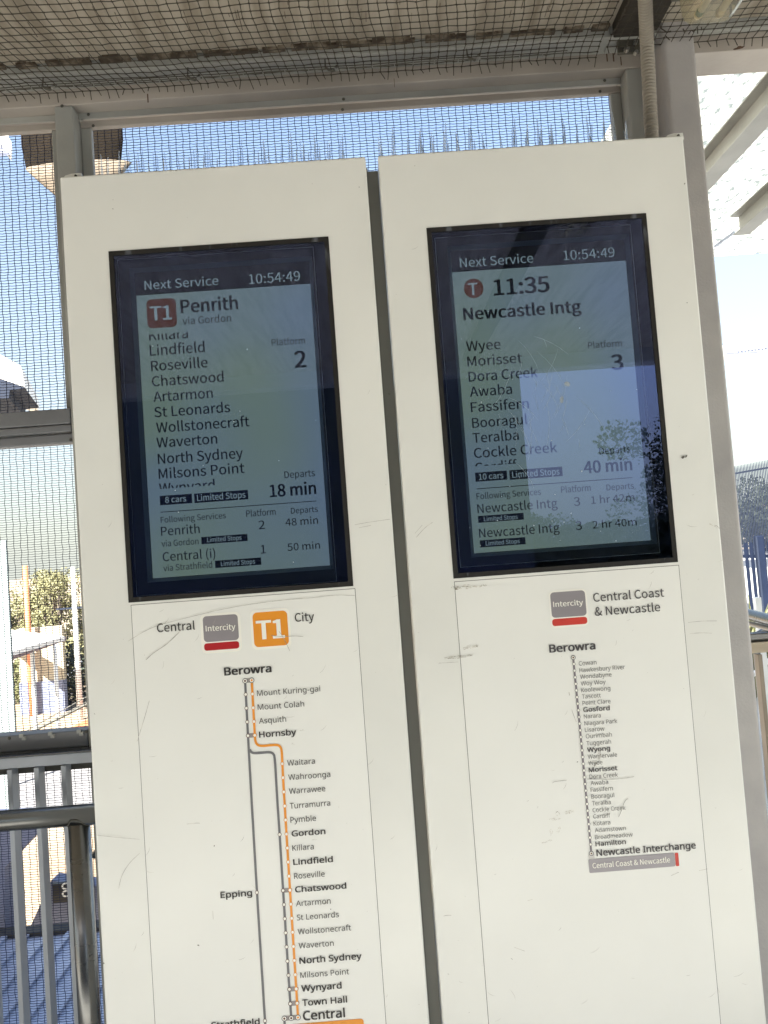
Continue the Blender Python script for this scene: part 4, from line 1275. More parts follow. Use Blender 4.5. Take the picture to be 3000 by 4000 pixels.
obj('tape_wrap', tube(bmesh.new(), [a, (a + b) / 2, b], [0.0178, 0.0184, 0.0176], 20), M_BLACK, cd, True)

# ------------------------------------------------------------------ bird net under the soffit
net = thing('bird_net', (-0.4, 1.5, 2.845), 'dark knotted bird net slung beneath the grimy canopy', 'net')
NZ = 2.876


def net_part(x0, x1, y0, y1, cell, edge_sag=0.0, seed=0):
    r_ = np.random.default_rng(seed)
    nx = int(round((x1 - x0) / cell)) + 1
    ny = int(round((y1 - y0) / cell)) + 1
    X, Y = np.meshgrid(x0 + np.arange(nx) * cell, y1 - np.arange(ny) * cell)
    Z = np.full_like(X, NZ) + 0.004 * np.sin(X * 3.1 + 0.6) * np.cos(Y * 4.0) - 0.003 * (Y < y1 - 0.05)
    X = X + 0.0035 * np.sin(Y * 21 + X * 5) + r_.normal(0, 0.0011, X.shape)
    X = X + 0.35 * np.clip((Y - (y1 - 0.26)), 0, 1) * np.clip((-X + 0.9) / 2.4, 0, 1)
    Y = Y + 0.003 * np.sin(X * 9) + r_.normal(0, 0.0011, X.shape)
    Pn = np.stack([X, Y, Z], -1)
    A = [Pn[:, :-1].reshape(-1, 3), Pn[:-1].reshape(-1, 3)]
    B = [Pn[:, 1:].reshape(-1, 3), Pn[1:].reshape(-1, 3)]
    # frayed tails along the wall edge
    e = Pn[0]
    tl = e + np.stack([r_.normal(0.002, 0.004, nx), r_.uniform(0.002, 0.010, nx), -r_.uniform(0.006, 0.022, nx)], 1)
    A.append(e)
    B.append(tl)
    o = segs('netting', np.concatenate(A), np.concatenate(B), 0.00125, M_NET, net)
    tag(o, kind='stuff')
    K = Pn.reshape(-1, 3)
    s = 0.0024
    o2 = segs('knots', K - [s, s * .4, 0], K + [s, s * .4, 0], 0.0021, M_NET, net)
    tag(o2, kind='stuff')
    return Pn


netA = net_part(-1.9, 0.675, 0.75, 1.945, 0.0232, seed=3)
netB = net_part(0.70, 3.0, 1.0, 1.905, 0.0245, seed=4)
cab_y, cab_z = 1.915, NZ - 0.002
cp = [(-2.0 + k * 0.13, cab_y + 0.002 * math.sin(k * 1.7), cab_z + 0.0015 * math.sin(k * 2.3)) for k in range(21)]
obj('edge_cable', tube(bmesh.new(), cp, 0.0015, 6), M_STEELD, net, True)
obj('edge_cable', tube(bmesh.new(), [(a_, b_ - 0.006, c_ + 0.002) for a_, b_, c_ in cp], 0.0012, 6), M_NET, net, True)
bm = bmesh.new()
for k in range(44):
    x = -1.9 + k * 0.0565 + random.uniform(-.006, .006)
    if x > 0.58:
        break
    tp = [(x + random.uniform(-.0003, .0003), cab_y + 0.0045 * math.cos(a_), cab_z + 0.0052 * math.sin(a_)) for a_ in [2 * math.pi * j / 8 for j in range(9)]]
    b1_ = tube(bmesh.new(), tp, 0.0011, 5, False)
    obj('hog_ring', b1_, M_CABLE, net)
bm.free()
for p in ((-0.7778, 1.915, 2.875), (-0.3943, 1.915, 2.8756), (-0.0289, 1.915, 2.8755), (0.3503, 1.915, 2.8801)):
    h = thing('cable_hook', p, 'small hook with bright nut holding the net cable, ' + {0: 'above the left post', 1: 'above the left screen', 2: 'above the gap between kiosks', 3: 'above the right screen'}[len([o for o in COL.objects if o.name.startswith('cable_hook')])], 'hook', 'hooks along the net cable')
    bm = tube(bmesh.new(), [(p[0] - 0.016, p[1], p[2] + 0.002), (p[0] - 0.008, p[1] - 0.002, p[2] - 0.006), (p[0] + 0.002, p[1], p[2] - 0.009), (p[0] + 0.012, p[1] + 0.003, p[2] - 0.004), (p[0] + 0.014, p[1] + 0.004, p[2] + 0.008)], 0.0032, 7)
    obj('hook_body', bm, M_STEELD, h, True)
    bm = bmesh.new()
    bmesh.ops.create_cone(bm, cap_ends=True, segments=6, radius1=0.0052, radius2=0.0052, depth=0.007, matrix=Matrix.Translation((p[0] + 0.013, p[1] - 0.004, p[2] - 0.006)) @ Matrix.Rotation(1.0, 4, 'X'))
    obj('nut', bm, M_CABLE, h)
    obj('eye_stem', tube(bmesh.new(), [(p[0] - 0.016, p[1], p[2] + 0.004), (p[0] - 0.016, p[1] + 0.01, p[2] + 0.04)], 0.0022, 6), M_STEELD, h, True)
# stray knotted ends by the column
bm = bmesh.new()
for p, d in (((0.8559, 1.89, 2.8863), (.01, 0, -.012)), ((0.8535, 1.89, 2.8969), (.018, 0, .001)), ((0.9037, 1.89, 2.9026), (.004, 0, -.012)), ((0.925, 1.89, 2.897), (-.008, 0, -.010)),
             ((0.925, 1.89, 2.897), (.008, 0, -.006)), ((0.9425, 1.89, 2.9028), (-.001, 0, -.016)), ((0.9528, 1.89, 2.9035), (0, 0, -.008)), ((0.8443, 1.89, 2.908), (.016, 0, -.012))):
    tube(bm, [p, (p[0] + d[0], p[1], p[2] + d[2])], 0.0014, 5)
tag(obj('loose_ends', bm, M_NET, net), kind='stuff')

# ------------------------------------------------------------------ fluorescent fitting
la = (0.7937, 1.665, 2.76)
lb = (0.9185, 1.6798, 2.76)
lf = thing('fluorescent_light', (la[0] + 0.06, la[1] - 0.6, 2.80), 'twin tube fluorescent light with clear cover mounted at the top right', 'ceiling light')
x0, x1, y1 = la[0], lb[0], (la[1] + lb[1]) / 2
wdt = x1 - x0
obj('tray', box(x0 - 0.012, x1 + 0.004, y1 - 1.25, y1 + 0.012, 2.826, 2.846, 0.003), M_STEELD, lf)
bm = bmesh.new()
# rounded trough cover
prof = [(0.0, 2.824), (0.003, 2.780), (0.008, 2.766), (0.020, 2.759), (wdt - 0.020, 2.759), (wdt - 0.008, 2.766), (wdt - 0.003, 2.780), (wdt, 2.824)]
ys = [y1 - 1.24, y1 - 0.02, y1 - 0.006, y1]
sc = [1, 1, 0.99, 0.95]
rows = []
for yy, s in zip(ys, sc):
    rows.append([bm.verts.new((x0 + wdt / 2 + (a_ - wdt / 2) * s, yy, 2.824 + (b_ - 2.824) * s)) for a_, b_ in prof])
for r0, r1 in zip(rows[:-1], rows[1:]):
    for k in range(len(prof) - 1):
        bm.faces.new((r0[k], r0[k + 1], r1[k + 1], r1[k]))
bm.faces.new(rows[-1])
obj('clear_cover', bm, M_DIFF, lf, False)
obj('cover_rim', tube(bmesh.new(), [(x0 - .001, y1 - 1.2, 2.823), (x0 - .001, y1 - 0.02, 2.823), (x0 + 0.01, y1 + 0.001, 2.823), (x1 - 0.01, y1 + 0.001, 2.823), (x1 + .001, y1 - 0.02, 2.823), (x1 + .001, y1 - 1.2, 2.823)], 0.0024, 6), M_DIFF, lf, True)
for fx in (0.30, 0.70):
    tx = x0 + wdt * fx
    ye = y1 - 0.018
    tb = obj('tube', tube(bmesh.new(), [(tx, y1 - 1.2, 2.773), (tx, ye - 0.014, 2.773)], 0.0085, 14), M_TUBE, lf, True)
    obj('end_cap', tube(bmesh.new(), [(tx, ye - 0.0135, 2.773), (tx, ye, 2.773)], 0.0088, 14), M_TUBECAP if fx < 0.5 else M_LHOLD, tb, True)
    obj('lamp_holder', tube(bmesh.new(), [(tx, ye + 0.0005, 2.773), (tx, ye + 0.010, 2.773)], [0.0105, 0.0075], 14), M_LHOLD, lf, True)
obj('reflector', box(x0 + 0.012, x1 - 0.012, y1 - 1.2, y1 - 0.02, 2.806, 2.822, 0.002), mat('reflector', (0.50, 0.46, 0.35), 0.5, col2=(0.22, 0.19, 0.13), scale=18), lf)

# ------------------------------------------------------------------ neighbouring translucent awning, right
aw = thing('translucent_awning', (3.0, 3.0, 3.05), 'bright translucent awning with leaf litter on grey rafters, right of the column', 'awning')
ay = (2.188, 4.1246, 3.1)[1]
link_sheet = obj('roof_sheet', box(0.98, 9.0, 1.6, ay, 3.10, 3.104), None, aw)
link_sheet.data.materials.append(M_SHEET)


def tee_rafter(xa, y0, y1, zb):
    bm = bmesh.new()
    prof = [(-0.045, 3.098), (0.045, 3.098), (0.045, 3.092), (0.004, 3.090), (0.004, zb + 0.006), (0.040, zb + 0.004), (0.040, zb), (-0.040, zb), (-0.040, zb + 0.004), (-0.004, zb + 0.006), (-0.004, 3.090), (-0.045, 3.092)]
    f = bm.faces.new([bm.verts.new((xa + a_, y0, b_)) for a_, b_ in prof])
    r = bmesh.ops.extrude_face_region(bm, geom=[f])
    bmesh.ops.translate(bm, vec=(0, y1 - y0, 0), verts=[v for v in r['geom'] if isinstance(v, bmesh.types.BMVert)])
    return bm


r1 = (1.3, 2.6275, 2.9184)
obj('rafter', tee_rafter(1.47, 1.7, 5.0, 3.0), M_STEELG, aw)
r2 = (1.8614, 3.5787, 3.02)
obj('rafter', tee_rafter(r2[0] + 0.04, 1.7, r2[1], 3.0), M_STEELG, aw)
obj('rafter', tee_rafter(r2[0] + (r2[0] - 1.47), 1.7, r2[1], 3.0), M_STEELG, aw)
e1, e2 = (1.946, 3.9408, 3.09), (1.9668, 3.7667, 3.09)
obj('flashing', tube(bmesh.new(), [e1, e2], 0.008, 6), M_CORR, aw)

# ------------------------------------------------------------------ trees
def tree(name, x, y, z0, h, crown_r, leafm, label, group, n=2600, leaf=0.16, clumps=9, cz=0.62, squash=0.8, sd_=0):
    rr = random.Random(sd_)
    t = thing(name, (x, y, z0), label, 'tree', group)
    bm = bmesh.new()
    top = (x + rr.uniform(-.3, .3), y, z0 + h * 0.72)
    tube(bm, [(x, y, z0), (x + rr.uniform(-.15, .15), y, z0 + h * 0.35), top], [h * 0.028, h * 0.02, h * 0.008], 8)
    cents = []
    for k in range(clumps):
        a = rr.uniform(0, 6.28)
        r = crown_r * rr.uniform(0.15, 0.75)
        c = Vector((x + math.cos(a) * r, y + math.sin(a) * r, z0 + h * cz + rr.uniform(-.5, .5) * h * (1 - cz) * 1.25))
        cents.append((c, crown_r * rr.uniform(0.28, 0.5)))
        s = Vector((x, y, z0 + h * rr.uniform(0.3, 0.5)))
        tube(bm, [s, s.lerp(c, 0.5) + Vector((0, 0, 0.1)), c], [h * 0.010, h * 0.006, h * 0.002], 5)
    obj('trunk', bm, M_BARK, t, True)
    pts = []
    for c, r in cents:
        m_ = n // clumps
        d = rng.normal(size=(m_, 3))
        d /= np.linalg.norm(d, axis=1)[:, None]
        d *= (rng.uniform(0.35, 1.0, m_) ** 0.6)[:, None] * r * np.array([1, 1, squash])
        pts.append(d + np.array(c))
    quadcloud('crown', np.concatenate(pts), leaf, leafm, t)
    return t


TL = ['olive gum tree standing left of the orange pole', 'olive gum tree standing just right of the orange pole', 'taller olive gum tree behind the white carport roof', 'darker tree by the white pole at the kiosk edge']
for i, (px_, Y, h, cr, m_) in enumerate((((-24.3466, 50.0, 0.0581), 50, 10.2, 4.5, M_LEAFA), ((-24.9193, 54.0, -0.1671), 54, 10.5, 4.2, M_LEAFA), ((-20.846, 48.0, -0.0673), 48, 10.6, 4.6, M_LEAFA), ((-20.5506, 52.0, -0.3567), 52, 9.6, 4.2, M_LEAFA))):
    tree('gum_tree', px_[0], Y, GZ, h - (2.6, 2.0, 1.6, 3.2)[i], cr * 0.56, m_, TL[i], 'gum trees beyond the car park', n=5200, leaf=0.095, clumps=17, cz=0.50, sd_=i)
TS = [((-17.9593, 42.0, -1.312), 42, 3.6, M_LEAFB), ((-20.1444, 43.0, -1.397), 43, 3.2, M_LEAFC), ((-17.9509, 44.0, -2.1138), 44, 3.8, M_LEAFA), ((-21.5076, 44.0, -1.4001), 44, 3.4, M_LEAFC)]
for i, (p, Y, h, m_) in enumerate(TS):
    sh = thing('shrub', (p[0], Y, GZ), ['dark green shrub left of the white pole', 'bright shrub beside the foot of the orange pole', 'olive shrub right of the white pole', 'bright shrub at the left end of the hedge'][i], 'shrub', 'shrubs behind the carport')
    n_ = 1300
    d = rng.normal(size=(n_, 3))
    d /= np.linalg.norm(d, axis=1)[:, None]
    d *= (rng.uniform(0.3, 1, n_) ** 0.5)[:, None] * np.array([1.6, 1.2, h * 0.5])
    quadcloud('foliage', d + np.array([p[0], Y, GZ + h * 0.5]), 0.12, m_, sh)

# orange and white poles
op = (-18.8781, 40.0, 1.964)
t = thing('orange_pole', (op[0], 40, GZ), 'tall orange pole rising behind the white carport roof', 'pole')
obj('shaft', tube(bmesh.new(), [(op[0] + 0.9 * 0, 40, GZ), (op[0], 40, op[2])], 0.135, 10), M_ORPOLE, t, True)
wp = (-15.5447, 38.0, 1.7047)
t = thing('white_pole', (wp[0], 38, GZ), 'white lamp pole with a short crossarm close to the kiosk edge', 'pole')
obj('shaft', tube(bmesh.new(), [(wp[0], 38, GZ), (wp[0], 38, wp[2])], [0.15, 0.11], 10), M_WPOLE, t, True)
wq = (-15.5659, 38.0, -0.3731)
obj('crossarm', box(wq[0] - 0.9, wq[0] + 0.9, 37.95, 38.05, wq[2] - 0.04, wq[2] + 0.04), M_FENCE, t)

# white carport
cpk = thing('carport', (-16.8182, 36.0, -2.3797), 'white flat roofed carport on posts in the yard beyond the mesh', 'carport')
a, b_, c_ = (-19.8587, 40.0, -1.2679), (-15.7054, 37.0, -1.6285), (-16.4352, 33.0, -1.8041)
rz = (a[2] + b_[2] + c_[2]) / 3
ca, cb, cc_ = (-21.9566, 41.461, -1.2), (-13.4152, 31.5991, -1.2), (-13.4347, 25.2692, -1.2)
bm = bmesh.new()
f = bm.faces.new([bm.verts.new(v_) for v_ in (ca, cb, cc_)])
r = bmesh.ops.extrude_face_region(bm, geom=[f])
bmesh.ops.translate(bm, vec=(0, 0, -0.16), verts=[v for v in r['geom'] if isinstance(v, bmesh.types.BMVert)])
obj('roof', bm, M_WROOF, cpk)
bm = bmesh.new()
fa, fb = (-14.057, 26.4363, -1.365), (-14.0245, 32.976, -1.365)
vs = [bm.verts.new(v_) for v_ in (fa, fb, (fb[0], fb[1], fb[2] - 0.14), (fa[0], fa[1], fa[2] - 0.32))]
f = bm.faces.new(vs)
r = bmesh.ops.extrude_face_region(bm, geom=[f])
bmesh.ops.translate(bm, vec=(0.05, 0.12, 0), verts=[v for v in r['geom'] if isinstance(v, bmesh.types.BMVert)])
obj('fascia', bm, M_MAUVEP, cpk)
for p in ((-14.0562, 30.0, -2.1198), (-14.9058, 34.0, -2.2317), (-13.6363, 27.0, -1.6741)):
    obj('carport_post', tube(bmesh.new(), [(p[0], p[1], GZ), (p[0], p[1], -1.4)], 0.09, 8), M_WPOLE, cpk, True)
p0, p1 = (-19.7053, 38.0, -2.9695), (-17.3222, 41.0, -3.0693)
obj('rear_wall', box(p0[0], p1[0], 40.5, 40.8, -4.3, -1.4), M_CREAM, cpk)
obj('rear_plinth', box(p0[0], p1[0], 40.4, 40.8, GZ, -4.302), M_BLUEGREY, cpk)

# painted shadow sheet and parked cars in the yard
def car(x, y, rz, paint, label):
    t = thing('parked_car', (x, y, GZ + 0.03), label, 'car', 'cars parked in the yard')
    L, W = 4.3, 1.75
    prof = [(-2.15, .35), (-2.12, .75), (-1.9, .95), (-1.35, 1.0), (-0.85, 1.42), (0.75, 1.45), (1.35, 1.02), (1.95, .88), (2.15, .7), (2.15, .35)]
    bm = bmesh.new()
    f = bm.faces.new([bm.verts.new((a_, -W / 2, b_)) for a_, b_ in prof])
    r = bmesh.ops.extrude_face_region(bm, geom=[f])
    bmesh.ops.translate(bm, vec=(0, W, 0), verts=[v for v in r['geom'] if isinstance(v, bmesh.types.BMVert)])
    bmesh.ops.bevel(bm, geom=bm.edges[:], offset=0.06, segments=2, affect='EDGES')
    rot = Matrix.Translation((x, y, GZ + 0.03)) @ Matrix.Rotation(rz, 4, 'Z')
    bmesh.ops.transform(bm, matrix=rot, verts=bm.verts)
    obj('body', bm, paint, t, True)
    for sgn in (-1, 1):
        bm = bmesh.new()
        f = bm.faces.new([bm.verts.new((a_, sgn * (W / 2 + 0.004), b_)) for a_, b_ in ((-1.2, 1.0), (-0.8, 1.34), (0.7, 1.36), (1.15, 1.03))])
        bmesh.ops.transform(bm, matrix=rot, verts=bm.verts)
        obj('side_window', bm, M_WINDOW, t)
        for wx in (-1.35, 1.35):
            bm = bmesh.new()
            bmesh.ops.create_cone(bm, cap_ends=True, segments=16, radius1=0.32, radius2=0.32, depth=0.2, matrix=Matrix.Translation((wx, sgn * 0.82, 0.32)) @ Matrix.Rotation(math.pi / 2, 4, 'X'))
            bmesh.ops.transform(bm, matrix=rot, verts=bm.verts)
            obj('wheel', bm, M_BLACK, t, True)
    return t


c1 = (-20.6531, 50.0, -4.8074)
car(c1[0], 50, 0.4, M_CARP, 'white car parked beside the white pole near the kiosk edge')
c2 = (-22.1112, 56.0, -5.368)
car(c2[0], 56, 0.2, M_CARB, 'dark car parked furthest right in the yard')
yw = thing('yard_shadow', (-14.976, 31.0, -3.2577), 'low dark blue sheet drawn as the shadow beneath the carport at the left of the yard', 'wall')
wa, wb = (-24.1224, 43.4606, -6.0), (-21.6997, 48.6777, -6.0)
bm = bmesh.new()
f = bm.faces.new([bm.verts.new(v_) for v_ in (wa, wb, (wb[0], wb[1], wb[2] + 0.10), (wa[0], wa[1], wa[2] + 1.3))])
r = bmesh.ops.extrude_face_region(bm, geom=[f])
bmesh.ops.translate(bm, vec=(0.0, 0.2, 0), verts=[v for v in r['geom'] if isinstance(v, bmesh.types.BMVert)])
obj('panel', bm, M_NAVY, yw)  # dark blue sheet standing in for the shadow under the carport
# pale building corner at the far left edge
pb_ = (-7.0237, 14.0, 0.8494)
t = thing('pale_pillar', (pb_[0], 14, GZ), 'pale blue clad pillar at the left edge of the photo behind the mesh', 'pillar')
xr_ = (-6.9287, 14.0, 0.8424)[0]
obj('cladding', box(xr_ - 1.9, xr_ - 0.02, 14, 14.06, GZ, (-6.955, 14.0, 2.2335)[2]), M_PALEBLUE, t)

# terracotta kerb of the yard and dark cables crossing it
bm = bmesh.new()
q = [(-15.3859, 35.6285, -5.98), (-14.9884, 40.1912, -5.98), (-9.618, 25.3707, -5.98), (-10.5244, 25.0719, -5.98)]
f = bm.faces.new([bm.verts.new(v_) for v_ in q])
r = bmesh.ops.extrude_face_region(bm, geom=[f])
bmesh.ops.translate(bm, vec=(0, 0, -0.015), verts=[v for v in r['geom'] if isinstance(v, bmesh.types.BMVert)])
tag(obj('terracotta_paving', bm, M_TERRA), kind='structure')
for i, (a, b_, w_) in enumerate((((-6.0378, 12.0, -1.0292), (-4.984, 12.6, -0.5211), .010), ((-5.7086, 12.0, -0.9333), (-4.9886, 12.6, -0.6058), .008), ((-5.3089, 11.0, -0.7534), (-4.5753, 11.5, -0.462), .022))):
    t = thing('overhead_cable', a, ['thin upper cable crossing low behind the mesh', 'thin middle cable crossing low behind the mesh', 'thick lowest cable crossing behind the mesh sill'][i], 'cable', 'cables beyond the mesh')
    d = Vector(b_) - Vector(a)
    obj('strand', tube(bmesh.new(), [Vector(a) - d * 3, Vector(b_) + d * 6], w_, 6), M_STEELD, t, True)

# low station roof and shaded ramp right below the balustrade
lr = thing('lower_roof', (-2.5, 5, -1.0), 'ribbed blue grey metal roof just below the balustrade', 'roof')
zl = -1.05
ya, yb_ = 2.4, (-2.485, 5.5737, -1.05)[1]
bm = bmesh.new()
x = -5.5
while x < 0.6:
    bx(bm, x, x + 0.045, 2.4, yb_, zl + 0.001, zl + 0.022)
    x += 0.16
obj('rib', bm, M_CORR, lr)
obj('deck', box(-5.6, 0.7, 2.4, yb_, zl - 0.03, zl), M_CORR, lr)
obj('gutter', box(-5.6, 0.7, yb_, yb_ + 0.12, zl - 0.10, zl + 0.03, 0.01), M_BLACK, lr)
st = thing('stair_wall', (-2.6, 7, -3), 'blue grey stair enclosure with a slanting top seen through the bars', 'wall')
z2 = -2.0
bm = bmesh.new()
q = [(-3.4718, 6.0, -1.1709), (-2.3344, 6.0, -1.2596), (-2.3168, 6.0, -0.9453), (-2.7748, 6.0, -0.8604), (-2.9739, 6.0, -1.0227), (-2.9839, 6.0, -1.2188)]
q = [(-3.0746, 6.2, -1.3439), (-2.3296, 6.2, -1.3613), (-2.31, 6.2, -1.0162), (-2.845, 6.2, -0.9135)]
f = bm.faces.new([bm.verts.new(v_) for v_ in q])
r = bmesh.ops.extrude_face_region(bm, geom=[f])
bmesh.ops.translate(bm, vec=(0, 0.15, 0), verts=[v for v in r['geom'] if isinstance(v, bmesh.types.BMVert)])
obj('panel', bm, M_BLUEGREY, st)
bm = bmesh.new()
q = [(-3.3614, 5.8, -1.1919), (-3.0342, 5.8, -1.2175), (-3.0089, 5.8, -0.6288), (-2.7395, 5.8, -0.3808), (-2.7325, 5.8, -0.2465), (-3.3159, 5.8, -0.2211)]
f = bm.faces.new([bm.verts.new(v_) for v_ in q])
r = bmesh.ops.extrude_face_region(bm, geom=[f])
bmesh.ops.translate(bm, vec=(0, 0.15, 0), verts=[v for v in r['geom'] if isinstance(v, bmesh.types.BMVert)])
obj('panel', bm, M_BLUEGREY, st)
q = (-2.6729, 6.1, -0.8827)
sg = thing('black_sign', (q[0], 6.1, q[2] - 0.1), 'small black sign with a white curl low behind the bars near the post', 'sign')
q0, q1 = (-2.7836, 6.1, -1.0449), (-2.653, 6.1, -0.8943)
obj('board', box(q0[0], q1[0] + 0.1, 6.08, 6.12, q0[2], q1[2]), M_TAGG, sg)
cxp, czp = (-2.6658, 6.06, -0.9096)[0], (-2.6658, 6.06, -0.9096)[2]
for dz in (0.0, -0.058):
    obj('curl', ribbon_bm([(cxp + 0.03 * math.cos(a_), czp + dz + 0.022 * math.sin(a_)) for a_ in [0.6 + 4.6 * j / 12 for j in range(13)]], 0.014, 6.06), M_WHITE, sg)

# ------------------------------------------------------------------ overhead things seen through the upper mesh
hz_ = 3.1
bl, br_ = (-1.388, 3.1, 3.4455), (-0.9552, 3.1, 3.3935)
bxc, brad = (bl[0] + br_[0]) / 2, (br_[0] - bl[0]) / 2
ds = thing('domed_housing', (bxc, 3.3, bl[2]), 'big brown housing darkened as if in shade, with rounded tan underside behind the upper mesh', 'housing')
zs_ = [(-1.1636, 3.1, 3.6102)[2] + 0.05, (-1.1745, 3.1, 3.4085)[2], (-1.1799, 3.1, 3.3081)[2], (-1.1829, 3.1, 3.2525)[2], (-1.1865, 3.1, 3.1858)[2], (-1.19, 3.1, 3.1193)[2]]
rs_ = [1.0, 1.0, 0.93, 0.72, 0.44, 0.10]
bm = bmesh.new()
rows = []
for z_, r_ in zip(zs_[:3], rs_[:3]):
    rows.append([bm.verts.new((bxc + brad * r_ * math.cos(2 * math.pi * k / 32), 3.1 + brad * 0.22 * r_ * math.sin(2 * math.pi * k / 32), z_)) for k in range(32)])
for a_, b1_ in zip(rows[:-1], rows[1:]):
    for k in range(32):
        bm.faces.new((a_[k], a_[(k + 1) % 32], b1_[(k + 1) % 32], b1_[k]))
bm.faces.new(rows[0])
obj('shell', bm, M_BROWNH, ds)
bm = bmesh.new()
rows = []
for z_, r_ in zip(zs_[2:], rs_[2:]):
    rows.append([bm.verts.new((bxc + brad * 0.10 + brad * 1.12 * r_ * math.cos(2 * math.pi * k / 32), 3.1 + brad * 0.22 * r_ * math.sin(2 * math.pi * k / 32), z_)) for k in range(32)])
for a_, b1_ in zip(rows[:-1], rows[1:]):
    for k in range(32):
        bm.faces.new((a_[k], a_[(k + 1) % 32], b1_[(k + 1) % 32], b1_[k]))
bm.faces.new(rows[0][::-1])
bm.faces.new(rows[-1])
obj('underside', bm, M_TAN, ds, True)


def far_roof(tip, left, y, label, px):
    t = thing('distant_shelter_roof', tip, label, 'roof', 'distant shelter roofs')
    return t


# left far roof: white top, dark truss below
fr = thing('distant_shelter', (-7.6765, 16.0, 5.58), 'white gabled shelter roof at the far left seen through the mesh', 'shelter')
q = [(-9.2878, 16.0, 6.5372), (-7.8593, 16.0, 6.3512), (-7.4199, 16.0, 6.0668), (-7.3605, 16.0, 5.6022), (-7.885, 16.0, 5.8304), (-9.3055, 16.0, 6.145)]
bm = bmesh.new()
f = bm.faces.new([bm.verts.new(v_) for v_ in q])
r = bmesh.ops.extrude_face_region(bm, geom=[f])
bmesh.ops.translate(bm, vec=(-1.0, 3.0, 0), verts=[v for v in r['geom'] if isinstance(v, bmesh.types.BMVert)])
obj('roof', bm, M_WROOF, fr)
q = [(-9.2486, 15.9, 6.0888), (-7.8363, 15.9, 5.7928), (-7.3154, 15.9, 5.5605), (-7.6409, 15.9, 5.5281), (-7.671, 15.9, 5.3633), (-9.2787, 15.9, 5.4228)]
bm = bmesh.new()
f = bm.faces.new([bm.verts.new(v_) for v_ in q])
r = bmesh.ops.extrude_face_region(bm, geom=[f])
bmesh.ops.translate(bm, vec=(-0.6, 2.0, 0), verts=[v for v in r['geom'] if isinstance(v, bmesh.types.BMVert)])
obj('truss', bm, M_FENCE, fr)
fr2 = thing('roof_corner', (-3.7624, 8.0, 6.2304), 'white roof corner with grey underside at the upper left edge', 'roof')
q = [(-4.3486, 8.0, 6.8788), (-3.7496, 8.0, 6.4899), (-3.6883, 8.0, 6.3121), (-3.703, 8.0, 6.1859), (-3.8136, 8.0, 6.3293), (-4.3566, 8.0, 6.7051)]
bm = bmesh.new()
f = bm.faces.new([bm.verts.new(v_) for v_ in q])
r = bmesh.ops.extrude_face_region(bm, geom=[f])
bmesh.ops.translate(bm, vec=(-0.05, 0.12, 0), verts=[v for v in r['geom'] if isinstance(v, bmesh.types.BMVert)])
obj('roof', bm, M_WROOF, fr2)
q = [(-4.3267, 7.95, 6.7307), (-3.7898, 7.95, 6.2997), (-3.68, 7.95, 6.1544), (-3.7956, 7.95, 6.1824), (-4.3452, 7.95, 6.3291)]
bm = bmesh.new()
f = bm.faces.new([bm.verts.new(v_) for v_ in q])
r = bmesh.ops.extrude_face_region(bm, geom=[f])
bmesh.ops.translate(bm, vec=(-0.3, 0.04, 0), verts=[v for v in r['geom'] if isinstance(v, bmesh.types.BMVert)])
obj('gable', bm, M_BLUEGREY, fr2)

# right far roof with corrugated underside
rr_ = thing('distant_shelter', (9.6461, 18.0, 5.8549), 'white flat shelter roof with corrugated underside against the sky at right', 'shelter')
q = [(8.9131, 18.0, 5.9069), (9.2993, 18.0, 6.0203), (9.582, 18.0, 6.1796), (11.9068, 18.0, 6.1433), (11.8662, 18.0, 5.7486), (9.315, 18.0, 5.8528), (8.8962, 18.0, 5.7291)]
bm = bmesh.new()
f = bm.faces.new([bm.verts.new(v_) for v_ in q])
r = bmesh.ops.extrude_face_region(bm, geom=[f])
bmesh.ops.translate(bm, vec=(1.0, 4.0, 0.6), verts=[v for v in r['geom'] if isinstance(v, bmesh.types.BMVert)])
obj('roof', bm, M_WROOF, rr_)
q = [(8.8581, 17.9, 5.6927), (9.262, 17.9, 5.8165), (11.799, 17.9, 5.7129), (11.7951, 17.9, 5.6749), (9.9611, 17.9, 5.716), (9.6394, 17.9, 5.6626)]
bm = bmesh.new()
f = bm.faces.new([bm.verts.new(v_) for v_ in q])
r = bmesh.ops.extrude_face_region(bm, geom=[f])
bmesh.ops.translate(bm, vec=(0.0, 0.09, 0), verts=[v for v in r['geom'] if isinstance(v, bmesh.types.BMVert)])
obj('corrugated_edge', bm, M_BLUEGREY, rr_)
bm = bmesh.new()
for k in range(26):
    p = (9.132, 17.88, 5.7505)
    bx(bm, p[0] + k * 0.085, p[0] + k * 0.085 + 0.035, 17.86, 17.89, p[2] - 0.028 + k * 0.004, p[2] + 0.03 + k * 0.004)
obj('ribs', bm, M_WROOF, rr_)

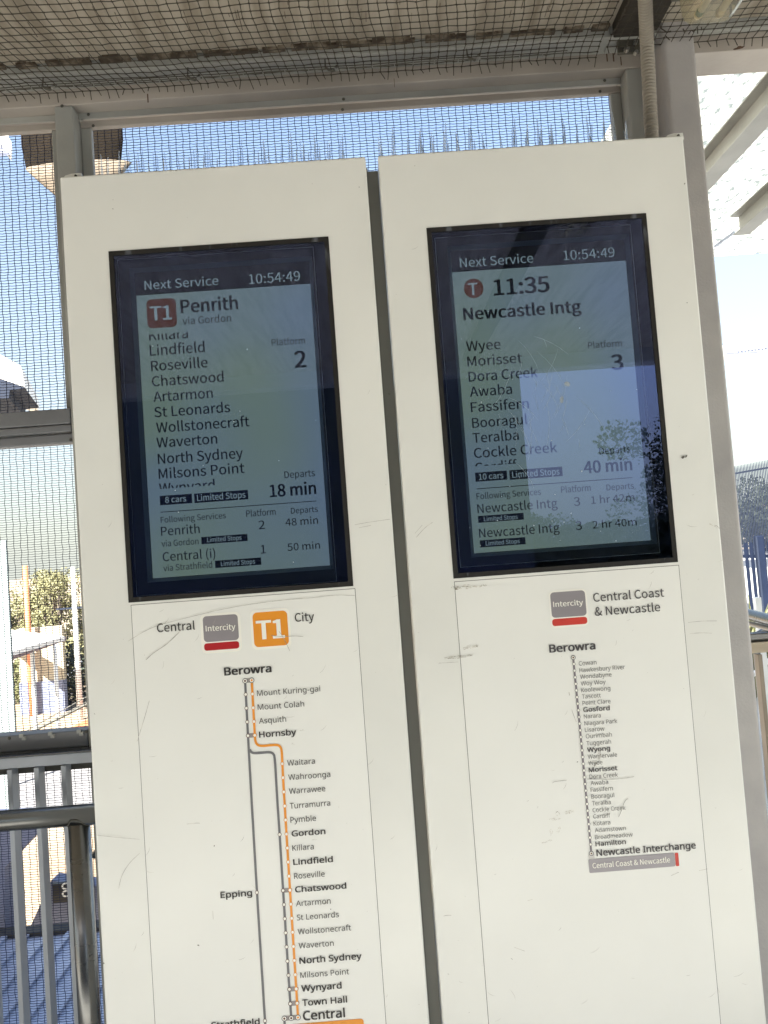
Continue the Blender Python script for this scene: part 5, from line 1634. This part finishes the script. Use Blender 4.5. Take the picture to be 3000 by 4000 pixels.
# ------------------------------------------------------------------ fences and planting at the right
def pale_fence(name, a, b, ztop, z0, pitch, w, m_, label, round_top=False, spear=0.0, group=None):
    a, b = Vector(a), Vector(b)
    t = thing(name, (a.x, a.y, z0), label, 'fence', group)
    d = b - a
    L = Vector((d.x, d.y, 0)).length
    n_ = int(L / pitch)
    u = Vector((d.x, d.y, 0)).normalized()
    ang = math.atan2(u.y, u.x)
    bm = bmesh.new()
    pf = [(-w / 2, z0), (w / 2, z0), (w / 2, ztop - spear), (0.0 if not round_top else w * 0.32, ztop)] + ([(-w * 0.32, ztop)] if round_top else []) + [(-w / 2, ztop - spear)]
    f = bm.faces.new([bm.verts.new((p_, 0, q_)) for p_, q_ in pf])
    r = bmesh.ops.extrude_face_region(bm, geom=[f])
    bmesh.ops.translate(bm, vec=(0, 0.02, 0), verts=[v for v in r['geom'] if isinstance(v, bmesh.types.BMVert)])
    bmesh.ops.recalc_face_normals(bm, faces=bm.faces)
    me = bpy.data.meshes.new('pale')
    bm.to_mesh(me)
    bm.free()
    me.materials.append(m_)
    for k in range(min(n_, 290)):
        o = bpy.data.objects.new('pale', me)
        COL.objects.link(o)
        o.parent = t
        p = a + u * (k * pitch) - wloc(t)
        o.location = (p.x, p.y, -z0 + 0)
        o.rotation_euler = (0, 0, ang)
    return t, a, u, L, ang


def rail_on(t, a, u, L, ang, z, h, m_, off=0.03):
    bm = box(0, L, off, off + 0.03, z - h / 2, z + h / 2)
    bmesh.ops.transform(bm, matrix=Matrix.Translation((a.x, a.y, 0)) @ Matrix.Rotation(ang, 4, 'Z'), verts=bm.verts)
    obj('rail', bm, m_, t)


zt_ = 4.2
fa_ = (15.2082, 31.0, 3.8679)
fb2 = Vector((15.4851, 28.7743, 3.8679))
dirn = (fb2 - Vector(fa_)).normalized()
A_ = Vector(fa_) - dirn * 3
B_ = Vector(fa_) + dirn * 12
f1 = pale_fence('palisade_fence', A_, B_, fa_[2], 0.0, 0.098, 0.035, M_FENCE, 'tall spiked steel fence in front of the bushes at far right', spear=0.16)
rail_on(*f1, fa_[2] - 0.30, 0.07, M_FENCE)
rail_on(*f1, 0.5, 0.07, M_FENCE)
# nearer fence of broad navy pales
na_ = (6.3554, 13.0, 1.1807)
nb_ = (6.5517, 12.4, 1.3362)
f2 = pale_fence('palisade_fence', Vector(na_) - (Vector(nb_) - Vector(na_)) * 1.2, Vector(nb_) + (Vector(nb_) - Vector(na_)) * 4, na_[2] + 0.02, 0.0, 0.125, 0.062, M_NAVY, 'nearer fence of broad navy blue pales with rounded tops', round_top=True, spear=0.05)
rail_on(*f2, na_[2] - 0.22, 0.05, M_NAVY)
np_ = (6.3618, 12.5, 1.3085)
obj('fence_post', box(np_[0] - 0.07, np_[0] + 0.07, 12.3, 12.4, 0, np_[2] + 0.01, 0.02), M_NAVY, f2[0])
obj('post_flange', box(np_[0] - 0.085, np_[0] - 0.06, 12.27, 12.299, 0, np_[2], 0.004), M_FENCE, f2[0])

for i, (p, Y, h, cr, m_, lab) in enumerate((((18.9993, 36.0, 1.8996), 36, 3.5, 2.4, M_LEAFB, 'dark bush behind the spiked fence at the right edge'), ((19.1053, 38.0, 1.7211), 38, 2.9, 2.2, M_LEAFC, 'yellow green bush behind the spiked fence beside the column'), ((18.713, 34.0, 1.2354), 34, 3.6, 2.6, M_LEAFB, 'dark bush partly outside the right edge'))):
    tree('bushy_tree', p[0], Y, 0, h, cr, m_, lab, 'bushes behind the fence', n=5200, leaf=0.085, clumps=10, cz=0.5, sd_=20 + i)
# strappy plants beyond the handrail
for i, (p, s_) in enumerate((((3.2172, 6.6, 0.2192), .75), ((3.4675, 6.9, 0.2429), .8), ((3.5658, 7.2, 0.2862), 1.0), ((3.4946, 6.8, 0.2103), .8), ((3.2329, 6.8, 0.1835), .8))):
    t = thing('strappy_plant', (p[0], p[1], 0), ['strappy green plant low beside the column', 'strappy green plant behind the bronze bar', 'taller strappy plant under the handrail', 'strappy plant cut by the right edge', 'strappy plant mostly hidden by the column'][i], 'plant', 'strappy plants beyond the handrail')
    bm = bmesh.new()
    for k in range(70):
        a_ = random.uniform(0, 6.28)
        ln = random.uniform(.5, 1.0) * s_
        r_ = random.uniform(.15, .5)
        pts = [(p[0], p[1], 0.0), (p[0] + math.cos(a_) * r_ * .4, p[1] + math.sin(a_) * r_ * .4, ln * .65), (p[0] + math.cos(a_) * r_, p[1] + math.sin(a_) * r_, ln * random.uniform(.6, 1))]
        tube(bm, pts, [0.014, 0.014, 0.003], 3)
    obj('leaves', bm, random.choice([M_LEAFC, M_LEAFB]), t)

# handrails at the right
h3 = thing('ramp_handrail', (1.6996, 3.4, 1.1415), 'wide bright steel handrail sloping down beside the column', 'handrail')
a, b_ = (1.692, 3.6, 1.1671), (1.7177, 3.3, 1.1477)
d = Vector(b_) - Vector(a)
obj('rail_tube', tube(bmesh.new(), [Vector(a) - d * 0.1, Vector(b_) + d * 3], 0.026, 20), M_STAIN, h3, True)
a, b_ = (1.688, 3.6, 1.1253), (1.7146, 3.3, 1.1162)
obj('lower_strip', tube(bmesh.new(), [Vector(a) - d * 0.1, Vector(b_) + d * 3], 0.012, 12), M_BRONZE, h3, True)
b4 = thing('side_balustrade', (1.6021, 3.2, 1.0805), 'steel and timber balustrade rail with one bronze upright at right', 'balustrade')
a, b_ = (1.5154, 3.2, 1.1023), (1.6595, 3.2, 1.0992)
obj('steel_rail', box(a[0] - 0.2, b_[0] + 2, 3.18, 3.23, (a[2] + b_[2]) / 2 - 0.020, (a[2] + b_[2]) / 2 + 0.012, 0.006), M_STAIN, b4)
a = (1.6275, 3.25, 1.0757)
obj('dark_channel', box(a[0] - 0.5, a[0] + 2, 3.24, 3.26, a[2] - 0.014, a[2] + 0.012), M_STEELD, b4)
a = (1.5994, 3.2, 1.0522)
obj('timber_rail', box(a[0] - 0.5, a[0] + 2, 3.17, 3.22, a[2] - 0.022, a[2] + 0.022, 0.004), M_WOOD, b4)
a = (1.5925, 3.2, 1.0155)
obj('upright', box(a[0] - 0.010, a[0] + 0.008, 3.17, 3.21, 0.0, a[2] + 0.008, 0.002), M_BRONZE, b4)
for k in range(1, 8):
    o = obj('upright', box(a[0] - 0.010 + k * 0.11, a[0] + 0.008 + k * 0.11, 3.17, 3.21, 0.0, a[2] + 0.008, 0.002), M_BRONZE, b4)
p0, p1, p2 = (2.1464, 4.6, 0.5508), (2.3099, 4.6, 0.9237), (2.4074, 4.6, 0.9401)
cr_ = thing('curved_handrail', p1, 'pale curved metal handrail behind the steel and timber rail at right', 'handrail')
obj('rail_tube', tube(bmesh.new(), [(p1[0] - 0.02, 4.6, 0), (p1[0] - 0.02, 4.6, p1[2] - 0.12), (p1[0] + 0.01, 4.6, p1[2] - 0.03), (p1[0] + 0.08, 4.6, p1[2]), (p2[0] + 1.5, 4.6, p1[2] + 0.002)], 0.020, 14), M_STAIN, cr_, True)
lt = thing('white_lattice', (2.6152, 5.2, 0.5061), 'white painted lattice frame standing before the plants at right', 'lattice')
a = (2.636, 5.2, 0.6822)
obj('upright', box(a[0] - 0.02, a[0] + 0.02, 5.2, 5.24, 0, 1.05), M_WPOLE, lt)
obj('upright', box(a[0] + 0.5, a[0] + 0.54, 5.2, 5.24, 0, 1.05), M_WPOLE, lt)
a, b_ = (2.5628, 5.25, 0.5014), (2.6864, 5.25, 0.5943)
d = Vector(b_) - Vector(a)
obj('brace', tube(bmesh.new(), [Vector(a) - d * .6, Vector(b_) + d * 3], 0.016, 4), M_WPOLE, lt)
a, b_ = (2.6139, 5.25, 0.7848), (2.6933, 5.25, 0.8509)
d = Vector(b_) - Vector(a)
obj('brace', tube(bmesh.new(), [Vector(a) - d * .8, Vector(b_) + d * 3], 0.016, 4), M_WPOLE, lt)

# ------------------------------------------------------------------ the side behind the viewer (seen in the glass)
hg = thing('reflection_hedge', (10, -20, 0), 'dark hedge added behind the viewer to darken the reflection at the foot of the right screen', 'hedge')
d = rng.uniform(-1, 1, (22000, 3)) * np.array([11, 0.8, 0.9]) + np.array([12, -20, 0.9])
quadcloud('foliage', d, 0.17, M_LEAFB, hg)  # unseen hedge, added to darken a light strip in the reflection
wx = (1.0, 4.5313, 2.2135)
ow = thing('reflection_wall', (-3, -5, 0), 'green grey wall added behind the viewer, shaped and toned for the reflections in the screens', 'wall')
obj('panel', box(-8, 1.75, -5.2, -5.0, 0, 3.5), M_GREENW, ow)  # unseen wall, its height and dark tone shaped for the screen reflections
obj('reflection_parapet', box(1.75, 12, -5.15, -5.05, 0, 1.1), M_GREENW, ow)
obj('fascia', box(-8, 1.75, -5.25, -4.9, 3.505, 3.8), M_STEELD, ow)  # top strip of the unseen wall added for the reflections
for i, (x, y, h, cr) in enumerate(((11.6, -24, 7.8, 3.4), (14.5, -27, 8.8, 3.8), (7.5, -34, 3.4, 2.6), (4.0, -33, 3.2, 2.6), (17, -24, 8, 3.6))):
    tree('dark_tree', x, y, 0 if y > -39 else GZ, h * 0.82, cr, M_LEAFB, ['dark tree mirrored at the right screen edge', 'dark tree mirrored low in the right screen', 'lower dark tree mirrored in the right screen', 'lowest dark tree behind the viewer', 'dark tree furthest right behind the viewer'][i], 'trees behind the viewer', n=9000, leaf=0.085, clumps=20, cz=0.55, sd_=40 + i)

bpy.data.objects.remove(_to_)
